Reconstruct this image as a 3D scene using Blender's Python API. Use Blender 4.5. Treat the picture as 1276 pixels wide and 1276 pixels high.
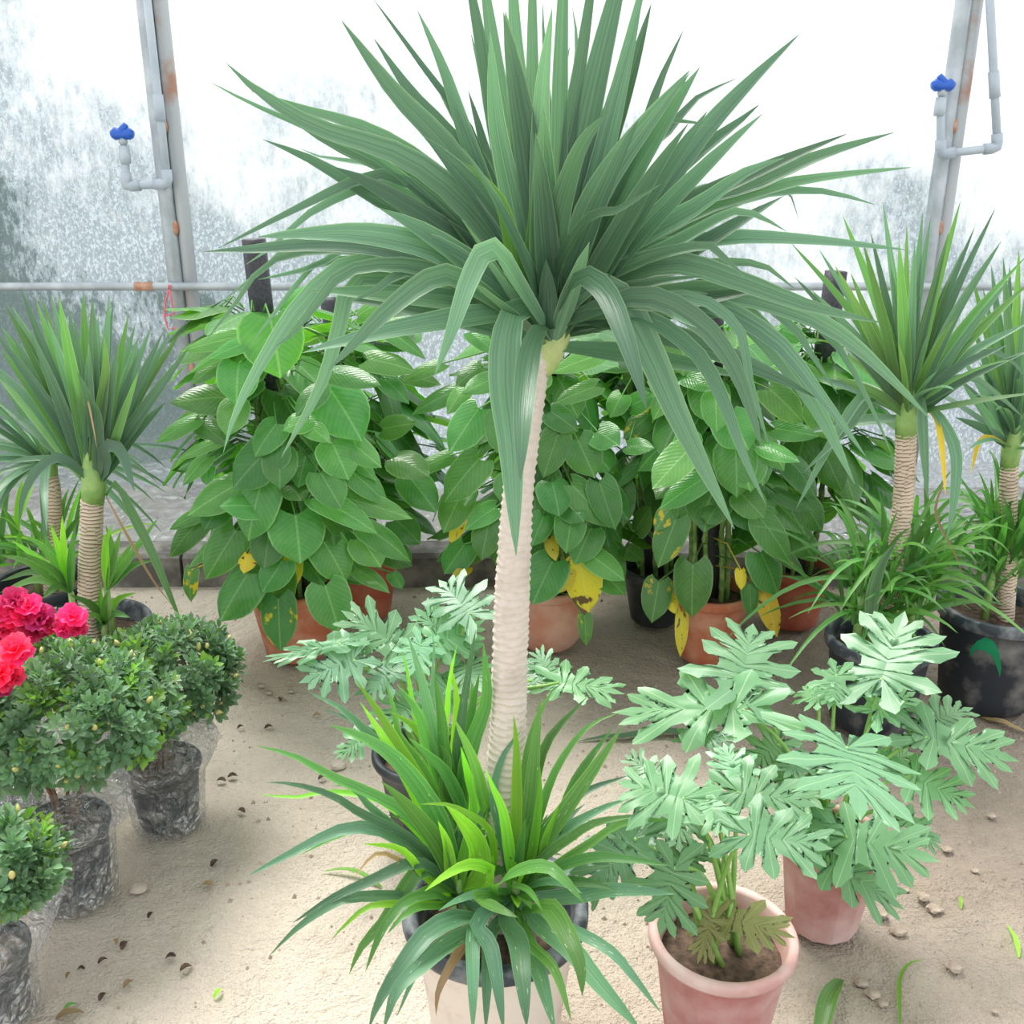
import bpy, math, random
from math import sin, cos, pi, sqrt, atan2, radians
from mathutils import Vector as V, noise as NZ
random.seed(7)
R = random.random
U = random.uniform
for o in list(bpy.data.objects): bpy.data.objects.remove(o)
scn = bpy.context.scene
COL = scn.collection

# ------------------------------------------------------------------ camera, sky, sun, exposure
CAMZ, PITCH, F = 1.5, radians(20.0), 1250.0
cam = bpy.data.cameras.new('camera'); camo = bpy.data.objects.new('camera', cam); COL.objects.link(camo)
camo.location = (0, 0, CAMZ); camo.rotation_euler = (pi/2 - PITCH, 0, 0)
cam.sensor_width = 36; cam.lens = 36*F/1276; cam.clip_start = .05
scn.camera = camo
w = bpy.data.worlds.new('sky'); scn.world = w; w.use_nodes = True
bg = w.node_tree.nodes['Background']; bg.inputs[0].default_value = (.93, .97, 1, 1); bg.inputs[1].default_value = 1.02
sun = bpy.data.lights.new('sun_offscreen', 'SUN'); sun.energy = 4.0; sun.angle = radians(28); sun.color = (1, .97, .92)
suno = bpy.data.objects.new('sun_offscreen', sun); COL.objects.link(suno); suno.rotation_euler = (radians(-26), radians(-14), 0); suno.location = (0, 0, 6)
vs = scn.view_settings; vs.view_transform = 'Standard'; vs.look = 'None'; vs.gamma = 1; vs.use_curve_mapping = False; vs.exposure = .44
try: scn.cycles.transparent_max_bounces = 16
except Exception: pass

# ------------------------------------------------------------------ pixel -> place helpers (a pixel gives a direction, Y or z the distance)
CP, SP = cos(PITCH), sin(PITCH)
def ray(x, y):
    a = (x-638)/F; b = (638-y)/F
    return V((a, CP + b*SP, -SP + b*CP))
def px(x, y, Y):
    d = ray(x, y); return V((0, 0, CAMZ)) + d*(Y/d.y)
def pz(x, y, z=0):
    d = ray(x, y); return V((0, 0, CAMZ)) + d*((z-CAMZ)/d.z)
def mpp(x, y, Y):                      # metres per pixel there
    d = ray(x, y); return (Y/d.y)/F
CAM = V((0, 0, CAMZ))

# ------------------------------------------------------------------ object helpers
def link(name, me, mat=None, parent=None, smooth=True):
    o = bpy.data.objects.new(name, me); COL.objects.link(o)
    if mat is not None and not me.materials: me.materials.append(mat)
    if parent is not None: o.parent = parent
    return o
def mesh(name, vs_, fs, uv=None, smooth=True):
    me = bpy.data.meshes.new(name); me.from_pydata([tuple(v) for v in vs_], [], fs)
    if uv:
        l = me.uv_layers.new(name='UVMap'); idx = [0]*len(me.loops); me.loops.foreach_get('vertex_index', idx)
        flat = []
        for i in idx: flat += uv[i]
        l.data.foreach_set('uv', flat)
    if smooth: me.polygons.foreach_set('use_smooth', [True]*len(me.polygons))
    me.update(); return me
def tag(o, label, cat, group=None, kind=None):
    if label: o['label'] = label
    if cat: o['category'] = cat
    if group: o['group'] = group
    if kind: o['kind'] = kind
    return o
def thing(name, label, cat, loc=(0, 0, 0), group=None):
    o = bpy.data.objects.new(name, None); COL.objects.link(o); o.location = loc; o.empty_display_size = .05
    return tag(o, label, cat, group)
def rel(pts, root): 
    l = V(root.location) if root else V((0, 0, 0)); return [V(p)-l for p in pts]
def tube_data(path, rad, n=8, cap=True):
    vs_, fs = [], []; m = len(path); up = V((0, 0, 1)); prev = None
    for i, p in enumerate(path):
        t = (path[min(i+1, m-1)]-path[max(i-1, 0)]).normalized()
        if prev is None:
            a = t.cross(V((0, 1, 0)) if abs(t.y) < .9 else V((1, 0, 0))).normalized()
        else:
            a = (prev - t*prev.dot(t)).normalized()
        prev = a; b = t.cross(a); r = rad[i] if isinstance(rad, (list, tuple)) else rad
        for k in range(n):
            q = 2*pi*k/n; vs_.append(p + (a*cos(q)+b*sin(q))*r)
    for i in range(m-1):
        for k in range(n): fs.append((i*n+k, i*n+(k+1) % n, (i+1)*n+(k+1) % n, (i+1)*n+k))
    if cap: fs.append(tuple(range(n))[::-1]); fs.append(tuple(range((m-1)*n, m*n)))
    return vs_, fs
def tube(name, path, rad, mat, root=None, parent=None, n=8):
    v, f = tube_data([V(p) for p in path], rad, n); return link(name, mesh(name, rel(v, root), f), mat, parent or root)
def lathe(prof, n=40, c=(0, 0, 0), facets=None):
    vs_, fs = [], []; m = len(prof)
    for i, (r, z) in enumerate(prof):
        for k in range(n): 
            q = 2*pi*k/n; vs_.append(V((c[0]+r*cos(q), c[1]+r*sin(q), c[2]+z)))
    for i in range(m-1):
        for k in range(n): fs.append((i*n+k, i*n+(k+1) % n, (i+1)*n+(k+1) % n, (i+1)*n+k))
    return vs_, fs
def catmull(pts, n):
    P = [V(p) for p in pts]
    if len(P) == 2: P = [P[0], (P[0]+P[1])/2, P[1]]
    P = [2*P[0]-P[1]] + P + [2*P[-1]-P[-2]]; out = []
    for i in range(1, len(P)-2):
        for k in range(12):
            t = k/12; a, b, c, d = P[i-1], P[i], P[i+1], P[i+2]
            out.append(.5*((2*b)+(c-a)*t+(2*a-5*b+4*c-d)*t*t+(-a+3*b-3*c+d)*t**3))
    out.append(P[-2])
    L = [0]
    for i in range(1, len(out)): L.append(L[-1]+(out[i]-out[i-1]).length)
    res = []; j = 0
    for k in range(n+1):
        s = L[-1]*k/n
        while j < len(L)-2 and L[j+1] < s: j += 1
        f = (s-L[j])/max(1e-9, L[j+1]-L[j]); res.append(out[j].lerp(out[j+1], min(1, f)))
    return res

# ------------------------------------------------------------------ materials
def newmat(name):
    m = bpy.data.materials.new(name); m.use_nodes = True; nt = m.node_tree; nt.nodes.clear()
    out = nt.nodes.new('ShaderNodeOutputMaterial'); return m, nt, out
def N(nt, t, **kw):
    n = nt.nodes.new(t)
    for k, v in kw.items():
        if k in n.inputs: n.inputs[k].default_value = v
        else: setattr(n, k, v)
    return n
def LK(nt, a, b): nt.links.new(a, b)
def ramp(nt, fac, stops):
    r = N(nt, 'ShaderNodeValToRGB'); e = r.color_ramp.elements
    while len(e) < len(stops): e.new(.5)
    for i, (p, c) in enumerate(stops):
        e[i].position = p; e[i].color = (c[0], c[1], c[2], 1) if not isinstance(c, (int, float)) else (c, c, c, 1)
    if fac is not None: LK(nt, fac, r.inputs[0])
    return r.outputs[0]
def mth(nt, op, a, b=None, c=None):
    n = N(nt, 'ShaderNodeMath', operation=op)
    for i, x in enumerate((a, b, c)):
        if x is None: continue
        if isinstance(x, (int, float)): n.inputs[i].default_value = x
        else: LK(nt, x, n.inputs[i])
    return n.outputs[0]
def mixc(nt, fac, a, b, mode='MIX'):
    n = N(nt, 'ShaderNodeMix', data_type='RGBA', blend_type=mode)
    for i, x in ((0, fac), (6, a), (7, b)):
        if isinstance(x, (int, float)): n.inputs[i].default_value = x
        elif isinstance(x, tuple): n.inputs[i].default_value = (*x, 1)
        else: LK(nt, x, n.inputs[i])
    return n.outputs[2]
def noise(nt, scale, detail=3, vec=None, rough=.55, typ='object'):
    n = N(nt, 'ShaderNodeTexNoise'); n.inputs['Scale'].default_value = scale; n.inputs['Detail'].default_value = detail; n.inputs['Roughness'].default_value = rough
    if vec is None:
        tc = N(nt, 'ShaderNodeTexCoord'); vec = tc.outputs['Object']
    LK(nt, vec, n.inputs['Vector']); return n.outputs['Fac']
def leafmat(name, dark, light, rib, gloss=.42, trans=.3, tcol=None, kind='strap', tipc=None, spots=None):
    """dark/light: the two greens that alternate in the blade, rib: midrib/edge colour"""
    m, nt, out = newmat(name)
    uv = N(nt, 'ShaderNodeTexCoord').outputs['UV']; sep = N(nt, 'ShaderNodeSeparateXYZ'); LK(nt, uv, sep.inputs[0])
    u, v = sep.outputs[0], sep.outputs[1]                       # u 0..1 along, v -1..1 across (stored 0..1)
    av = mth(nt, 'ABSOLUTE', mth(nt, 'MULTIPLY_ADD', v, 2, -1))
    oi = N(nt, 'ShaderNodeObjectInfo').outputs['Random']
    if kind == 'strap':
        comb = N(nt, 'ShaderNodeCombineXYZ'); LK(nt, mth(nt, 'MULTIPLY', u, 1.2), comb.inputs[0]); LK(nt, mth(nt, 'MULTIPLY', v, 14), comb.inputs[1]); LK(nt, mth(nt, 'MULTIPLY', oi, 37), comb.inputs[2])
        pat = noise(nt, 1.0, 2, comb.outputs[0])
        pat = ramp(nt, pat, [(.3, .1), (.7, .9)])
    else:
        ph = mth(nt, 'SUBTRACT', mth(nt, 'MULTIPLY', u, 60), mth(nt, 'MULTIPLY', av, 26))
        pat = mth(nt, 'MULTIPLY_ADD', mth(nt, 'SINE', ph), .5, .5)
        comb = N(nt, 'ShaderNodeCombineXYZ'); LK(nt, u, comb.inputs[0]); LK(nt, v, comb.inputs[1]); LK(nt, mth(nt, 'MULTIPLY', oi, 37), comb.inputs[2])
        big = noise(nt, 3.5, 3, comb.outputs[0]) if 'philo' not in name else noise(nt, 16, 3)
        pat = mth(nt, 'MULTIPLY_ADD', pat, .07 if 'philo' in name else .16, mth(nt, 'MULTIPLY', big, .8))
    c = mixc(nt, pat, dark, light)
    ribf = ramp(nt, av, [(0.0, .6 if kind == 'blade' else .3), (.06, .0), (.9, .0), (1, .75)])
    c = mixc(nt, ribf, c, rib)
    if spots:
        comb2 = N(nt, 'ShaderNodeCombineXYZ'); LK(nt, mth(nt, 'MULTIPLY', u, 1.6), comb2.inputs[0]); LK(nt, v, comb2.inputs[1]); LK(nt, mth(nt, 'MULTIPLY', oi, 91), comb2.inputs[2])
        sp = noise(nt, spots[1], 3, comb2.outputs[0]); sp = ramp(nt, sp, [(spots[2], 0.0), (spots[2]+.05, 1.0)])
        c = mixc(nt, sp, c, spots[0])
    if tipc: c = mixc(nt, ramp(nt, u, [(.86, 0.0), (1, 1.0)]), c, tipc)
    hsv = N(nt, 'ShaderNodeHueSaturation'); LK(nt, c, hsv.inputs['Color'])
    LK(nt, mth(nt, 'MULTIPLY_ADD', oi, .7, .62), hsv.inputs['Value']); LK(nt, mth(nt, 'MULTIPLY_ADD', mth(nt, 'FRACT', mth(nt, 'MULTIPLY', oi, 17.3)), .03, .485), hsv.inputs['Hue'])
    c = hsv.outputs[0]
    b = N(nt, 'ShaderNodeBsdfPrincipled'); LK(nt, c, b.inputs['Base Color']); b.inputs['Roughness'].default_value = gloss
    bump = N(nt, 'ShaderNodeBump'); bump.inputs['Strength'].default_value = .18 if kind == 'strap' else .35; bump.inputs['Distance'].default_value = .004 if kind == 'strap' else (.001 if 'philo' in name else .006)
    LK(nt, pat, bump.inputs['Height']); LK(nt, bump.outputs[0], b.inputs['Normal'])
    t = N(nt, 'ShaderNodeBsdfTranslucent')
    tc = mixc(nt, 1.0, c, tcol or (1.6, 2.0, .7), 'MULTIPLY'); LK(nt, tc, t.inputs[0])
    mx = N(nt, 'ShaderNodeMixShader'); mx.inputs[0].default_value = trans
    LK(nt, b.outputs[0], mx.inputs[1]); LK(nt, t.outputs[0], mx.inputs[2]); LK(nt, mx.outputs[0], out.inputs[0]); return m
def plain(name, col, rough=.6, col2=None, scale=20, bump=0, spec=.5, lo=.4, hi=.65, detail=4, metal=0):
    m, nt, out = newmat(name); b = N(nt, 'ShaderNodeBsdfPrincipled'); b.inputs['Roughness'].default_value = rough; b.inputs['Specular IOR Level'].default_value = spec
    b.inputs['Metallic'].default_value = metal
    b.inputs['Base Color'].default_value = (*col, 1)
    if col2:
        f = noise(nt, scale, detail); c = ramp(nt, f, [(lo, col), (hi, col2)]); LK(nt, c, b.inputs['Base Color'])
        if bump:
            bp = N(nt, 'ShaderNodeBump'); bp.inputs['Strength'].default_value = bump; bp.inputs['Distance'].default_value = .01; LK(nt, f, bp.inputs['Height']); LK(nt, bp.outputs[0], b.inputs['Normal'])
    LK(nt, b.outputs[0], out.inputs[0]); return m

M = {}
M['crown'] = leafmat('dracaena_leaf', (.085, .19, .115), (.175, .32, .19), (.36, .5, .3), .33, .26, (1.4, 1.7, 1.0))
M['crown_young'] = leafmat('dracaena_leaf_young', (.10, .23, .075), (.17, .33, .11), (.4, .55, .25), .4, .3, (1.4, 1.7, .7))
M['basal'] = leafmat('basal_leaf', (.07, .2, .055), (.15, .34, .085), (.3, .5, .16), .4, .3, spots=((.5, .6, .42), 9, .68))
M['basal_bright'] = leafmat('basal_leaf_bright', (.16, .42, .04), (.28, .58, .06), (.45, .7, .15), .4, .35, spots=((.55, .7, .3), 9, .68))  # yellow-green of young leaves; on some others it paints in a lit look
M['basal_blue'] = leafmat('basal_leaf_blue', (.08, .2, .12), (.15, .31, .17), (.3, .45, .3), .42, .22, spots=((.5, .58, .5), 8, .66))
M['grass'] = leafmat('grassy_leaf', (.06, .2, .04), (.13, .34, .07), (.2, .4, .12), .4, .3)
M['dry'] = leafmat('dry_leaf', (.3, .2, .1), (.5, .36, .18), (.55, .42, .25), .6, .2, (1.2, 1, .7))
M['yellow'] = leafmat('yellow_leaf', (.62, .5, .02), (.75, .62, .05), (.7, .65, .2), .45, .3, (1.4, 1.2, .5), 'blade', spots=((.12, .07, .03), 2.2, .6))
M['yellow_strap'] = leafmat('yellow_strap', (.65, .5, .02), (.75, .62, .06), (.7, .6, .2), .45, .3, (1.4, 1.2, .5))
M['pothos'] = leafmat('pothos_leaf', (.055, .215, .05), (.16, .385, .1), (.3, .52, .22), .24, .34, (1.7, 2.0, .4), 'blade')
M['pothos_blotch'] = leafmat('pothos_leaf_blotched', (.06, .2, .05), (.12, .3, .08), (.3, .48, .18), .36, .3, (1.6, 1.9, .4), 'blade', spots=((.6, .5, .04), 2.0, .6))
M['philo'] = leafmat('philodendron_leaf', (.13, .31, .16), (.26, .46, .27), (.52, .68, .46), .34, .3, (1.5, 2.0, .6), 'blade')
M['philo_dull'] = leafmat('philodendron_leaf_withered', (.13, .14, .05), (.27, .26, .1), (.4, .38, .18), .55, .2, None, 'blade')
M['azalea'] = leafmat('azalea_leaf', (.09, .2, .09), (.2, .34, .19), (.3, .45, .26), .28, .2, (1.5, 1.9, .5), 'blade')
M['azalea_young'] = leafmat('azalea_leaf_young', (.15, .32, .05), (.3, .5, .1), (.4, .55, .2), .35, .3, None, 'blade')
M['petal'] = leafmat('azalea_petal', (.85, .03, .16), (.95, .08, .28), (.9, .1, .26), .5, .35, (1.1, .9, 1.0), 'blade')
M['bud'] = plain('bud', (.55, .55, .16), .45, (.75, .5, .3), 8)
M['green_stem'] = plain('green_stem', (.2, .42, .08), .4, (.3, .5, .14), 30)
M['vine'] = plain('vine_stem', (.12, .26, .06), .45, (.36, .48, .16), 40)
M['twig'] = plain('twig_bark', (.2, .1, .06), .7, (.32, .18, .11), 60)
M['terracotta'] = plain('terracotta_plastic', (.58, .16, .08), .55, (.68, .32, .21), 12, .05)
M['terracotta_pale'] = plain('terracotta_dusty', (.66, .28, .19), .7, (.74, .46, .36), 9, .06)
M['brick'] = plain('brick_red_plastic', (.42, .09, .05), .5, (.5, .16, .1), 14, .05)
M['pink'] = plain('dusty_rose_plastic', (.4, .13, .115), .6, (.66, .47, .45), 6, .08, lo=.33, hi=.66, detail=9)
M['pink_rim'] = plain('dusty_rose_rim', (.55, .3, .27), .6, (.7, .52, .48), 8, .05)
M['black'] = plain('black_plastic', (.018, .022, .03), .42, (.06, .07, .08), 10, .05)
M['black_dusty'] = plain('dusty_black_plastic', (.02, .026, .036), .55, (.26, .25, .24), 9, .05, lo=.5, hi=.75, detail=8)
M['rim'] = plain('dusty_pot_rim', (.035, .045, .06), .5, (.26, .28, .29), 22, .05, lo=.45, hi=.72)
M['mud'] = plain('mud_coated_plastic', (.74, .65, .56), .85, (.5, .41, .34), 16, .12, lo=.55, hi=.85, detail=8)
M['soil'] = plain('potting_soil', (.045, .03, .02), .95, (.16, .1, .07), 60, .8, lo=.35, hi=.7)
M['pole'] = plain('pole_plastic', (.025, .024, .03), .55, (.05, .05, .06), 120, .2)
M['pvc'] = plain('grey_pvc', (.42, .48, .54), .35, (.52, .58, .63), 5)
M['galv'] = plain('galvanised_steel', (.4, .44, .46), .45, (.56, .6, .62), 9, .02, metal=.3)
M['rusty'] = plain('galvanised_rust', (.46, .48, .49), .5, (.4, .22, .15), 5, .05, lo=.55, hi=.72, metal=.2)
M['rust'] = plain('rust', (.45, .2, .12), .8, (.6, .36, .25), 30)
M['blue'] = plain('blue_plastic', (.02, .12, .55), .3)
M['cord'] = plain('pink_cord', (.85, .18, .2), .6)
M['concrete'] = plain('old_concrete', (.13, .12, .11), .9, (.3, .28, .25), 12, .3)
M['greenpaint'] = plain('green_paint', (.0, .2, .08), .5, (.0, .28, .12), 8)

# trunk: pale bark with thin brown leaf scars
def bark(name, a, b, scars):
    m, nt, out = newmat(name); bs = N(nt, 'ShaderNodeBsdfPrincipled'); bs.inputs['Roughness'].default_value = .75
    uv = N(nt, 'ShaderNodeTexCoord').outputs['UV']; sp = N(nt, 'ShaderNodeSeparateXYZ'); LK(nt, uv, sp.inputs[0]); n1 = noise(nt, 90, 4); n2 = noise(nt, 12, 3)
    c = ramp(nt, sp.outputs[0], [(.0, a), (.24, b), (.36, tuple(.4*x+.6*y for x, y in zip(a, b))), (.52, tuple(min(1, x*1.2) for x in a)), (.75, a)])
    if not scars: c = ramp(nt, n1, [(.3, tuple(.35*x+.65*y for x, y in zip(b, a))), (.6, a)])
    c = mixc(nt, ramp(nt, n2, [(.55, 0.0), (.75, .5)]), c, tuple(x*.8 for x in b))
    LK(nt, c, bs.inputs['Base Color']); bp = N(nt, 'ShaderNodeBump'); bp.inputs['Strength'].default_value = .5; bp.inputs['Distance'].default_value = .004; LK(nt, n1, bp.inputs['Height']); LK(nt, bp.outputs[0], bs.inputs['Normal'])
    LK(nt, bs.outputs[0], out.inputs[0]); return m
M['bark'] = bark('pale_bark', (.68, .59, .505), (.51, .42, .345), False)
M['bark2'] = bark('ringed_bark', (.66, .53, .41), (.22, .14, .09), True)
M['sheath'] = plain('leaf_sheath', (.5, .55, .22), .5, (.3, .42, .14), 25)
M['sheathg'] = plain('green_leaf_sheath', (.22, .4, .1), .5, (.34, .5, .16), 25)

def sand():
    m, nt, out = newmat('sandy_soil'); b = N(nt, 'ShaderNodeBsdfPrincipled'); b.inputs['Roughness'].default_value = .95; b.inputs['Specular IOR Level'].default_value = .2
    n1 = noise(nt, 1.1, 5); n2 = noise(nt, 26, 5, rough=.7); n3 = noise(nt, 180, 2); n4 = noise(nt, 7, 6, rough=.65)
    c = ramp(nt, n1, [(.3, (.56, .48, .39)), (.5, (.63, .55, .455)), (.7, (.7, .615, .5))])
    c = mixc(nt, ramp(nt, n4, [(.58, 0.0), (.85, .5)]), c, (.4, .32, .25))
    c = mixc(nt, ramp(nt, n2, [(.62, 0.0), (.74, .55)]), c, (.22, .165, .125))
    c = mixc(nt, ramp(nt, n3, [(.6, 0.0), (.75, .5)]), c, (.78, .7, .6))
    sx = N(nt, 'ShaderNodeSeparateXYZ'); LK(nt, N(nt, 'ShaderNodeTexCoord').outputs['Object'], sx.inputs[0])
    damp = ramp(nt, mth(nt, 'ADD', mth(nt, 'MULTIPLY', sx.outputs[0], .35), mth(nt, 'MULTIPLY_ADD', n1, 1.2, -.25)), [(.3, 0.0), (.66, .8)])
    c = mixc(nt, damp, c, mixc(nt, n2, (.17, .13, .1), (.42, .34, .275)))
    LK(nt, c, b.inputs['Base Color'])
    h = mth(nt, 'ADD', mth(nt, 'MULTIPLY', n2, 1.0), mth(nt, 'ADD', mth(nt, 'MULTIPLY', n3, .35), mth(nt, 'MULTIPLY', n4, 1.6)))
    bp = N(nt, 'ShaderNodeBump'); bp.inputs['Strength'].default_value = .9; bp.inputs['Distance'].default_value = .025; LK(nt, h, bp.inputs['Height']); LK(nt, bp.outputs[0], b.inputs['Normal'])
    LK(nt, b.outputs[0], out.inputs[0]); return m
M['sand'] = sand()
M['clod'] = plain('soil_clod', (.33, .26, .2), .95, (.5, .42, .34), 30, .3)
M['stone'] = plain('pale_stone', (.5, .42, .35), .9, (.62, .54, .46), 20, .2)
M['meadow'] = plain('ground_outside', (.12, .15, .12), .95, (.24, .27, .23), 1.5)

def film():
    """greenhouse film: bluish translucent sheet with condensation and algae stains"""
    m, nt, out = newmat('greenhouse_film'); tc = N(nt, 'ShaderNodeTexCoord').outputs['Object']; sep = N(nt, 'ShaderNodeSeparateXYZ'); LK(nt, tc, sep.inputs[0])
    x, z = sep.outputs[0], sep.outputs[2]
    big = noise(nt, 1.3, 5, tc, .6); mp = N(nt, 'ShaderNodeMapping'); mp.inputs['Scale'].default_value = (9, 9, 4); LK(nt, tc, mp.inputs[0]); fine = noise(nt, 3, 6, mp.outputs[0], .75)
    mp2 = N(nt, 'ShaderNodeMapping'); mp2.inputs['Scale'].default_value = (26, 26, 16); LK(nt, tc, mp2.inputs[0]); drop = noise(nt, 3, 4, mp2.outputs[0], .8)
    # dirt: heavy towards the ground and towards the left-hand corner, broken by noise
    low = mth(nt, 'MULTIPLY_ADD', z, -.6, 1.33)
    left = mth(nt, 'ADD', mth(nt, 'MULTIPLY', mth(nt, 'MAXIMUM', mth(nt, 'MULTIPLY_ADD', x, -1, -.9), 0), .2), mth(nt, 'MULTIPLY', x, -.07))
    s = mth(nt, 'ADD', mth(nt, 'ADD', low, left), mth(nt, 'MULTIPLY_ADD', big, 1.9, -.95))
    dirt = mth(nt, 'ADD', s, mth(nt, 'MULTIPLY_ADD', fine, 1.1, -.55))
    dirt = mth(nt, 'ADD', dirt, mth(nt, 'MULTIPLY_ADD', drop, .7, -.35))
    haze = ramp(nt, dirt, [(.2, 0.0), (.75, 1.0)])
    algae = ramp(nt, mth(nt, 'ADD', dirt, mth(nt, 'MULTIPLY_ADD', left, 1.5, -.6)), [(.85, 0.0), (1.0, .85), ])
    col = mixc(nt, haze, (.97, .985, 1.0), (.30, .35, .39))
    col = mixc(nt, ramp(nt, drop, [(.5, 0.0), (.56, .55)]), col, (.68, .77, .84))
    col = mixc(nt, algae, col, (.08, .12, .115))
    tl = N(nt, 'ShaderNodeBsdfTranslucent'); LK(nt, col, tl.inputs[0]); df = N(nt, 'ShaderNodeBsdfDiffuse'); LK(nt, col, df.inputs[0])
    mx = N(nt, 'ShaderNodeMixShader'); mx.inputs[0].default_value = .3; LK(nt, tl.outputs[0], mx.inputs[1]); LK(nt, df.outputs[0], mx.inputs[2])
    tr = N(nt, 'ShaderNodeBsdfTransparent'); tr.inputs[0].default_value = (.97, .99, 1, 1)
    m2 = N(nt, 'ShaderNodeMixShader'); LK(nt, ramp(nt, dirt, [(.1, .86), (.9, .97)]), m2.inputs[0]); LK(nt, tr.outputs[0], m2.inputs[1]); LK(nt, mx.outputs[0], m2.inputs[2])
    LK(nt, m2.outputs[0], out.inputs[0]); return m
M['film'] = film()
def plastic(name, white, gloss, ridge, scale):
    """clear sheet: mostly see-through, with sharp creases that catch the light"""
    m, nt, out = newmat(name); tcd = N(nt, 'ShaderNodeTexCoord').outputs['Object']
    n = noise(nt, scale, 4, tcd, .6); n2 = noise(nt, scale*.45, 3, tcd)
    mp = N(nt, 'ShaderNodeMapping'); mp.inputs['Scale'].default_value = (1.6, 1.6, .5); mp.inputs['Rotation'].default_value = (.5, .3, 0); LK(nt, tcd, mp.inputs[0])
    vo = N(nt, 'ShaderNodeTexVoronoi', feature='DISTANCE_TO_EDGE'); vo.inputs['Scale'].default_value = scale*1.3; wob = N(nt, 'ShaderNodeVectorMath', operation='ADD'); LK(nt, mp.outputs[0], wob.inputs[0]); nc = N(nt, 'ShaderNodeTexNoise'); nc.inputs['Scale'].default_value = scale*.8; LK(nt, tcd, nc.inputs['Vector'])
    sc_ = N(nt, 'ShaderNodeVectorMath', operation='SCALE'); LK(nt, nc.outputs['Color'], sc_.inputs[0]); sc_.inputs['Scale'].default_value = .12; LK(nt, sc_.outputs[0], wob.inputs[1]); LK(nt, wob.outputs[0], vo.inputs['Vector'])
    cre = ramp(nt, vo.outputs['Distance'], [(0, 1.0), (.03, .35), (.1, 0.0)]); cre = mth(nt, 'MULTIPLY', cre, ramp(nt, n2, [(.4, 0.0), (.62, 1.0)]))
    hgt = mth(nt, 'ADD', mth(nt, 'MULTIPLY', vo.outputs['Distance'], -1.2), n)
    df = N(nt, 'ShaderNodeBsdfPrincipled'); df.inputs['Base Color'].default_value = (.85, .88, .9, 1); df.inputs['Roughness'].default_value = .3
    tl = N(nt, 'ShaderNodeBsdfTranslucent'); tl.inputs[0].default_value = (.85, .88, .9, 1); dm = N(nt, 'ShaderNodeMixShader'); dm.inputs[0].default_value = .4; LK(nt, df.outputs[0], dm.inputs[1]); LK(nt, tl.outputs[0], dm.inputs[2])
    gl = N(nt, 'ShaderNodeBsdfGlossy'); gl.inputs['Roughness'].default_value = .1
    bp = N(nt, 'ShaderNodeBump'); bp.inputs['Strength'].default_value = 1.0; bp.inputs['Distance'].default_value = .03; LK(nt, hgt, bp.inputs['Height'])
    LK(nt, bp.outputs[0], df.inputs['Normal']); LK(nt, bp.outputs[0], gl.inputs['Normal'])
    tr = N(nt, 'ShaderNodeBsdfTransparent'); tr.inputs[0].default_value = (.97, .98, .99, 1)
    a = N(nt, 'ShaderNodeMixShader'); LK(nt, mth(nt, 'MULTIPLY', ramp(nt, n, [(.45, .15), (.62, 1.0)]), gloss), a.inputs[0]); LK(nt, tr.outputs[0], a.inputs[1]); LK(nt, gl.outputs[0], a.inputs[2])
    b = N(nt, 'ShaderNodeMixShader'); LK(nt, mth(nt, 'ADD', mth(nt, 'MULTIPLY', cre, ridge), mth(nt, 'MULTIPLY', n2, white)), b.inputs[0]); LK(nt, a.outputs[0], b.inputs[1]); LK(nt, dm.outputs[0], b.inputs[2])
    LK(nt, b.outputs[0], out.inputs[0]); return m
M['bag'] = plastic('clear_plastic_bag', .42, .5, .38, 22)
M['sheet'] = plastic('milky_plastic_sheet', .85, .4, .15, 9)

# ------------------------------------------------------------------ structure
def gz(x, y):                                             # height of the trodden ground
    p = V((x*1.3, y*1.3, 3)); a = NZ.noise(p)*.010 + NZ.noise(p*5)*.006 + (NZ.noise(p*14)*.010+NZ.noise(p*30)*.005)*max(.12, min(1, x*1.2)) 
    return -.012 + max(-.024, min(.012, a))
nx, ny = 380, 280; vs_, fs = [], []
for j in range(ny+1):
    for i in range(nx+1):
        X = -4.5+9*i/nx; Y = -.6+6.0*(j/ny); vs_.append((X, Y, gz(X, Y)))
for j in range(ny):
    for i in range(nx): a = j*(nx+1)+i; fs.append((a, a+1, a+nx+2, a+nx+1))
floor = link('floor', mesh('floor', vs_, fs), M['sand']); tag(floor, 'bare trodden sandy soil floor of the greenhouse', 'floor', kind='structure')
vs_ = [(-40, 5.0, -.06), (40, 5.0, -.06), (40, 60, -.06), (-40, 60, -.06)]
tag(link('ground_outside', mesh('ground_outside', vs_, [(0, 1, 2, 3)]), M['meadow']), 'pale open ground outside, beyond the greenhouse film', 'ground', kind='structure')
WY = 4.5
vs_, fs = [], []; nx, nz = 90, 40
for j in range(nz+1):
    for i in range(nx+1):
        X = -4.5+9*i/nx; Z = 3.8*j/nz-.03; vs_.append((X, WY+.02*NZ.noise(V((X*1.1, Z*.7, 0)))+.012*NZ.noise(V((X*4, Z*2, 5))), Z))
for j in range(nz):
    for i in range(nx): a = j*(nx+1)+i; fs.append((a, a+1, a+nx+2, a+nx+1))
tag(link('wall_back', mesh('wall_back', vs_, fs), M['film']), 'stained translucent plastic film wall of the greenhouse', 'wall', kind='structure')
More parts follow.
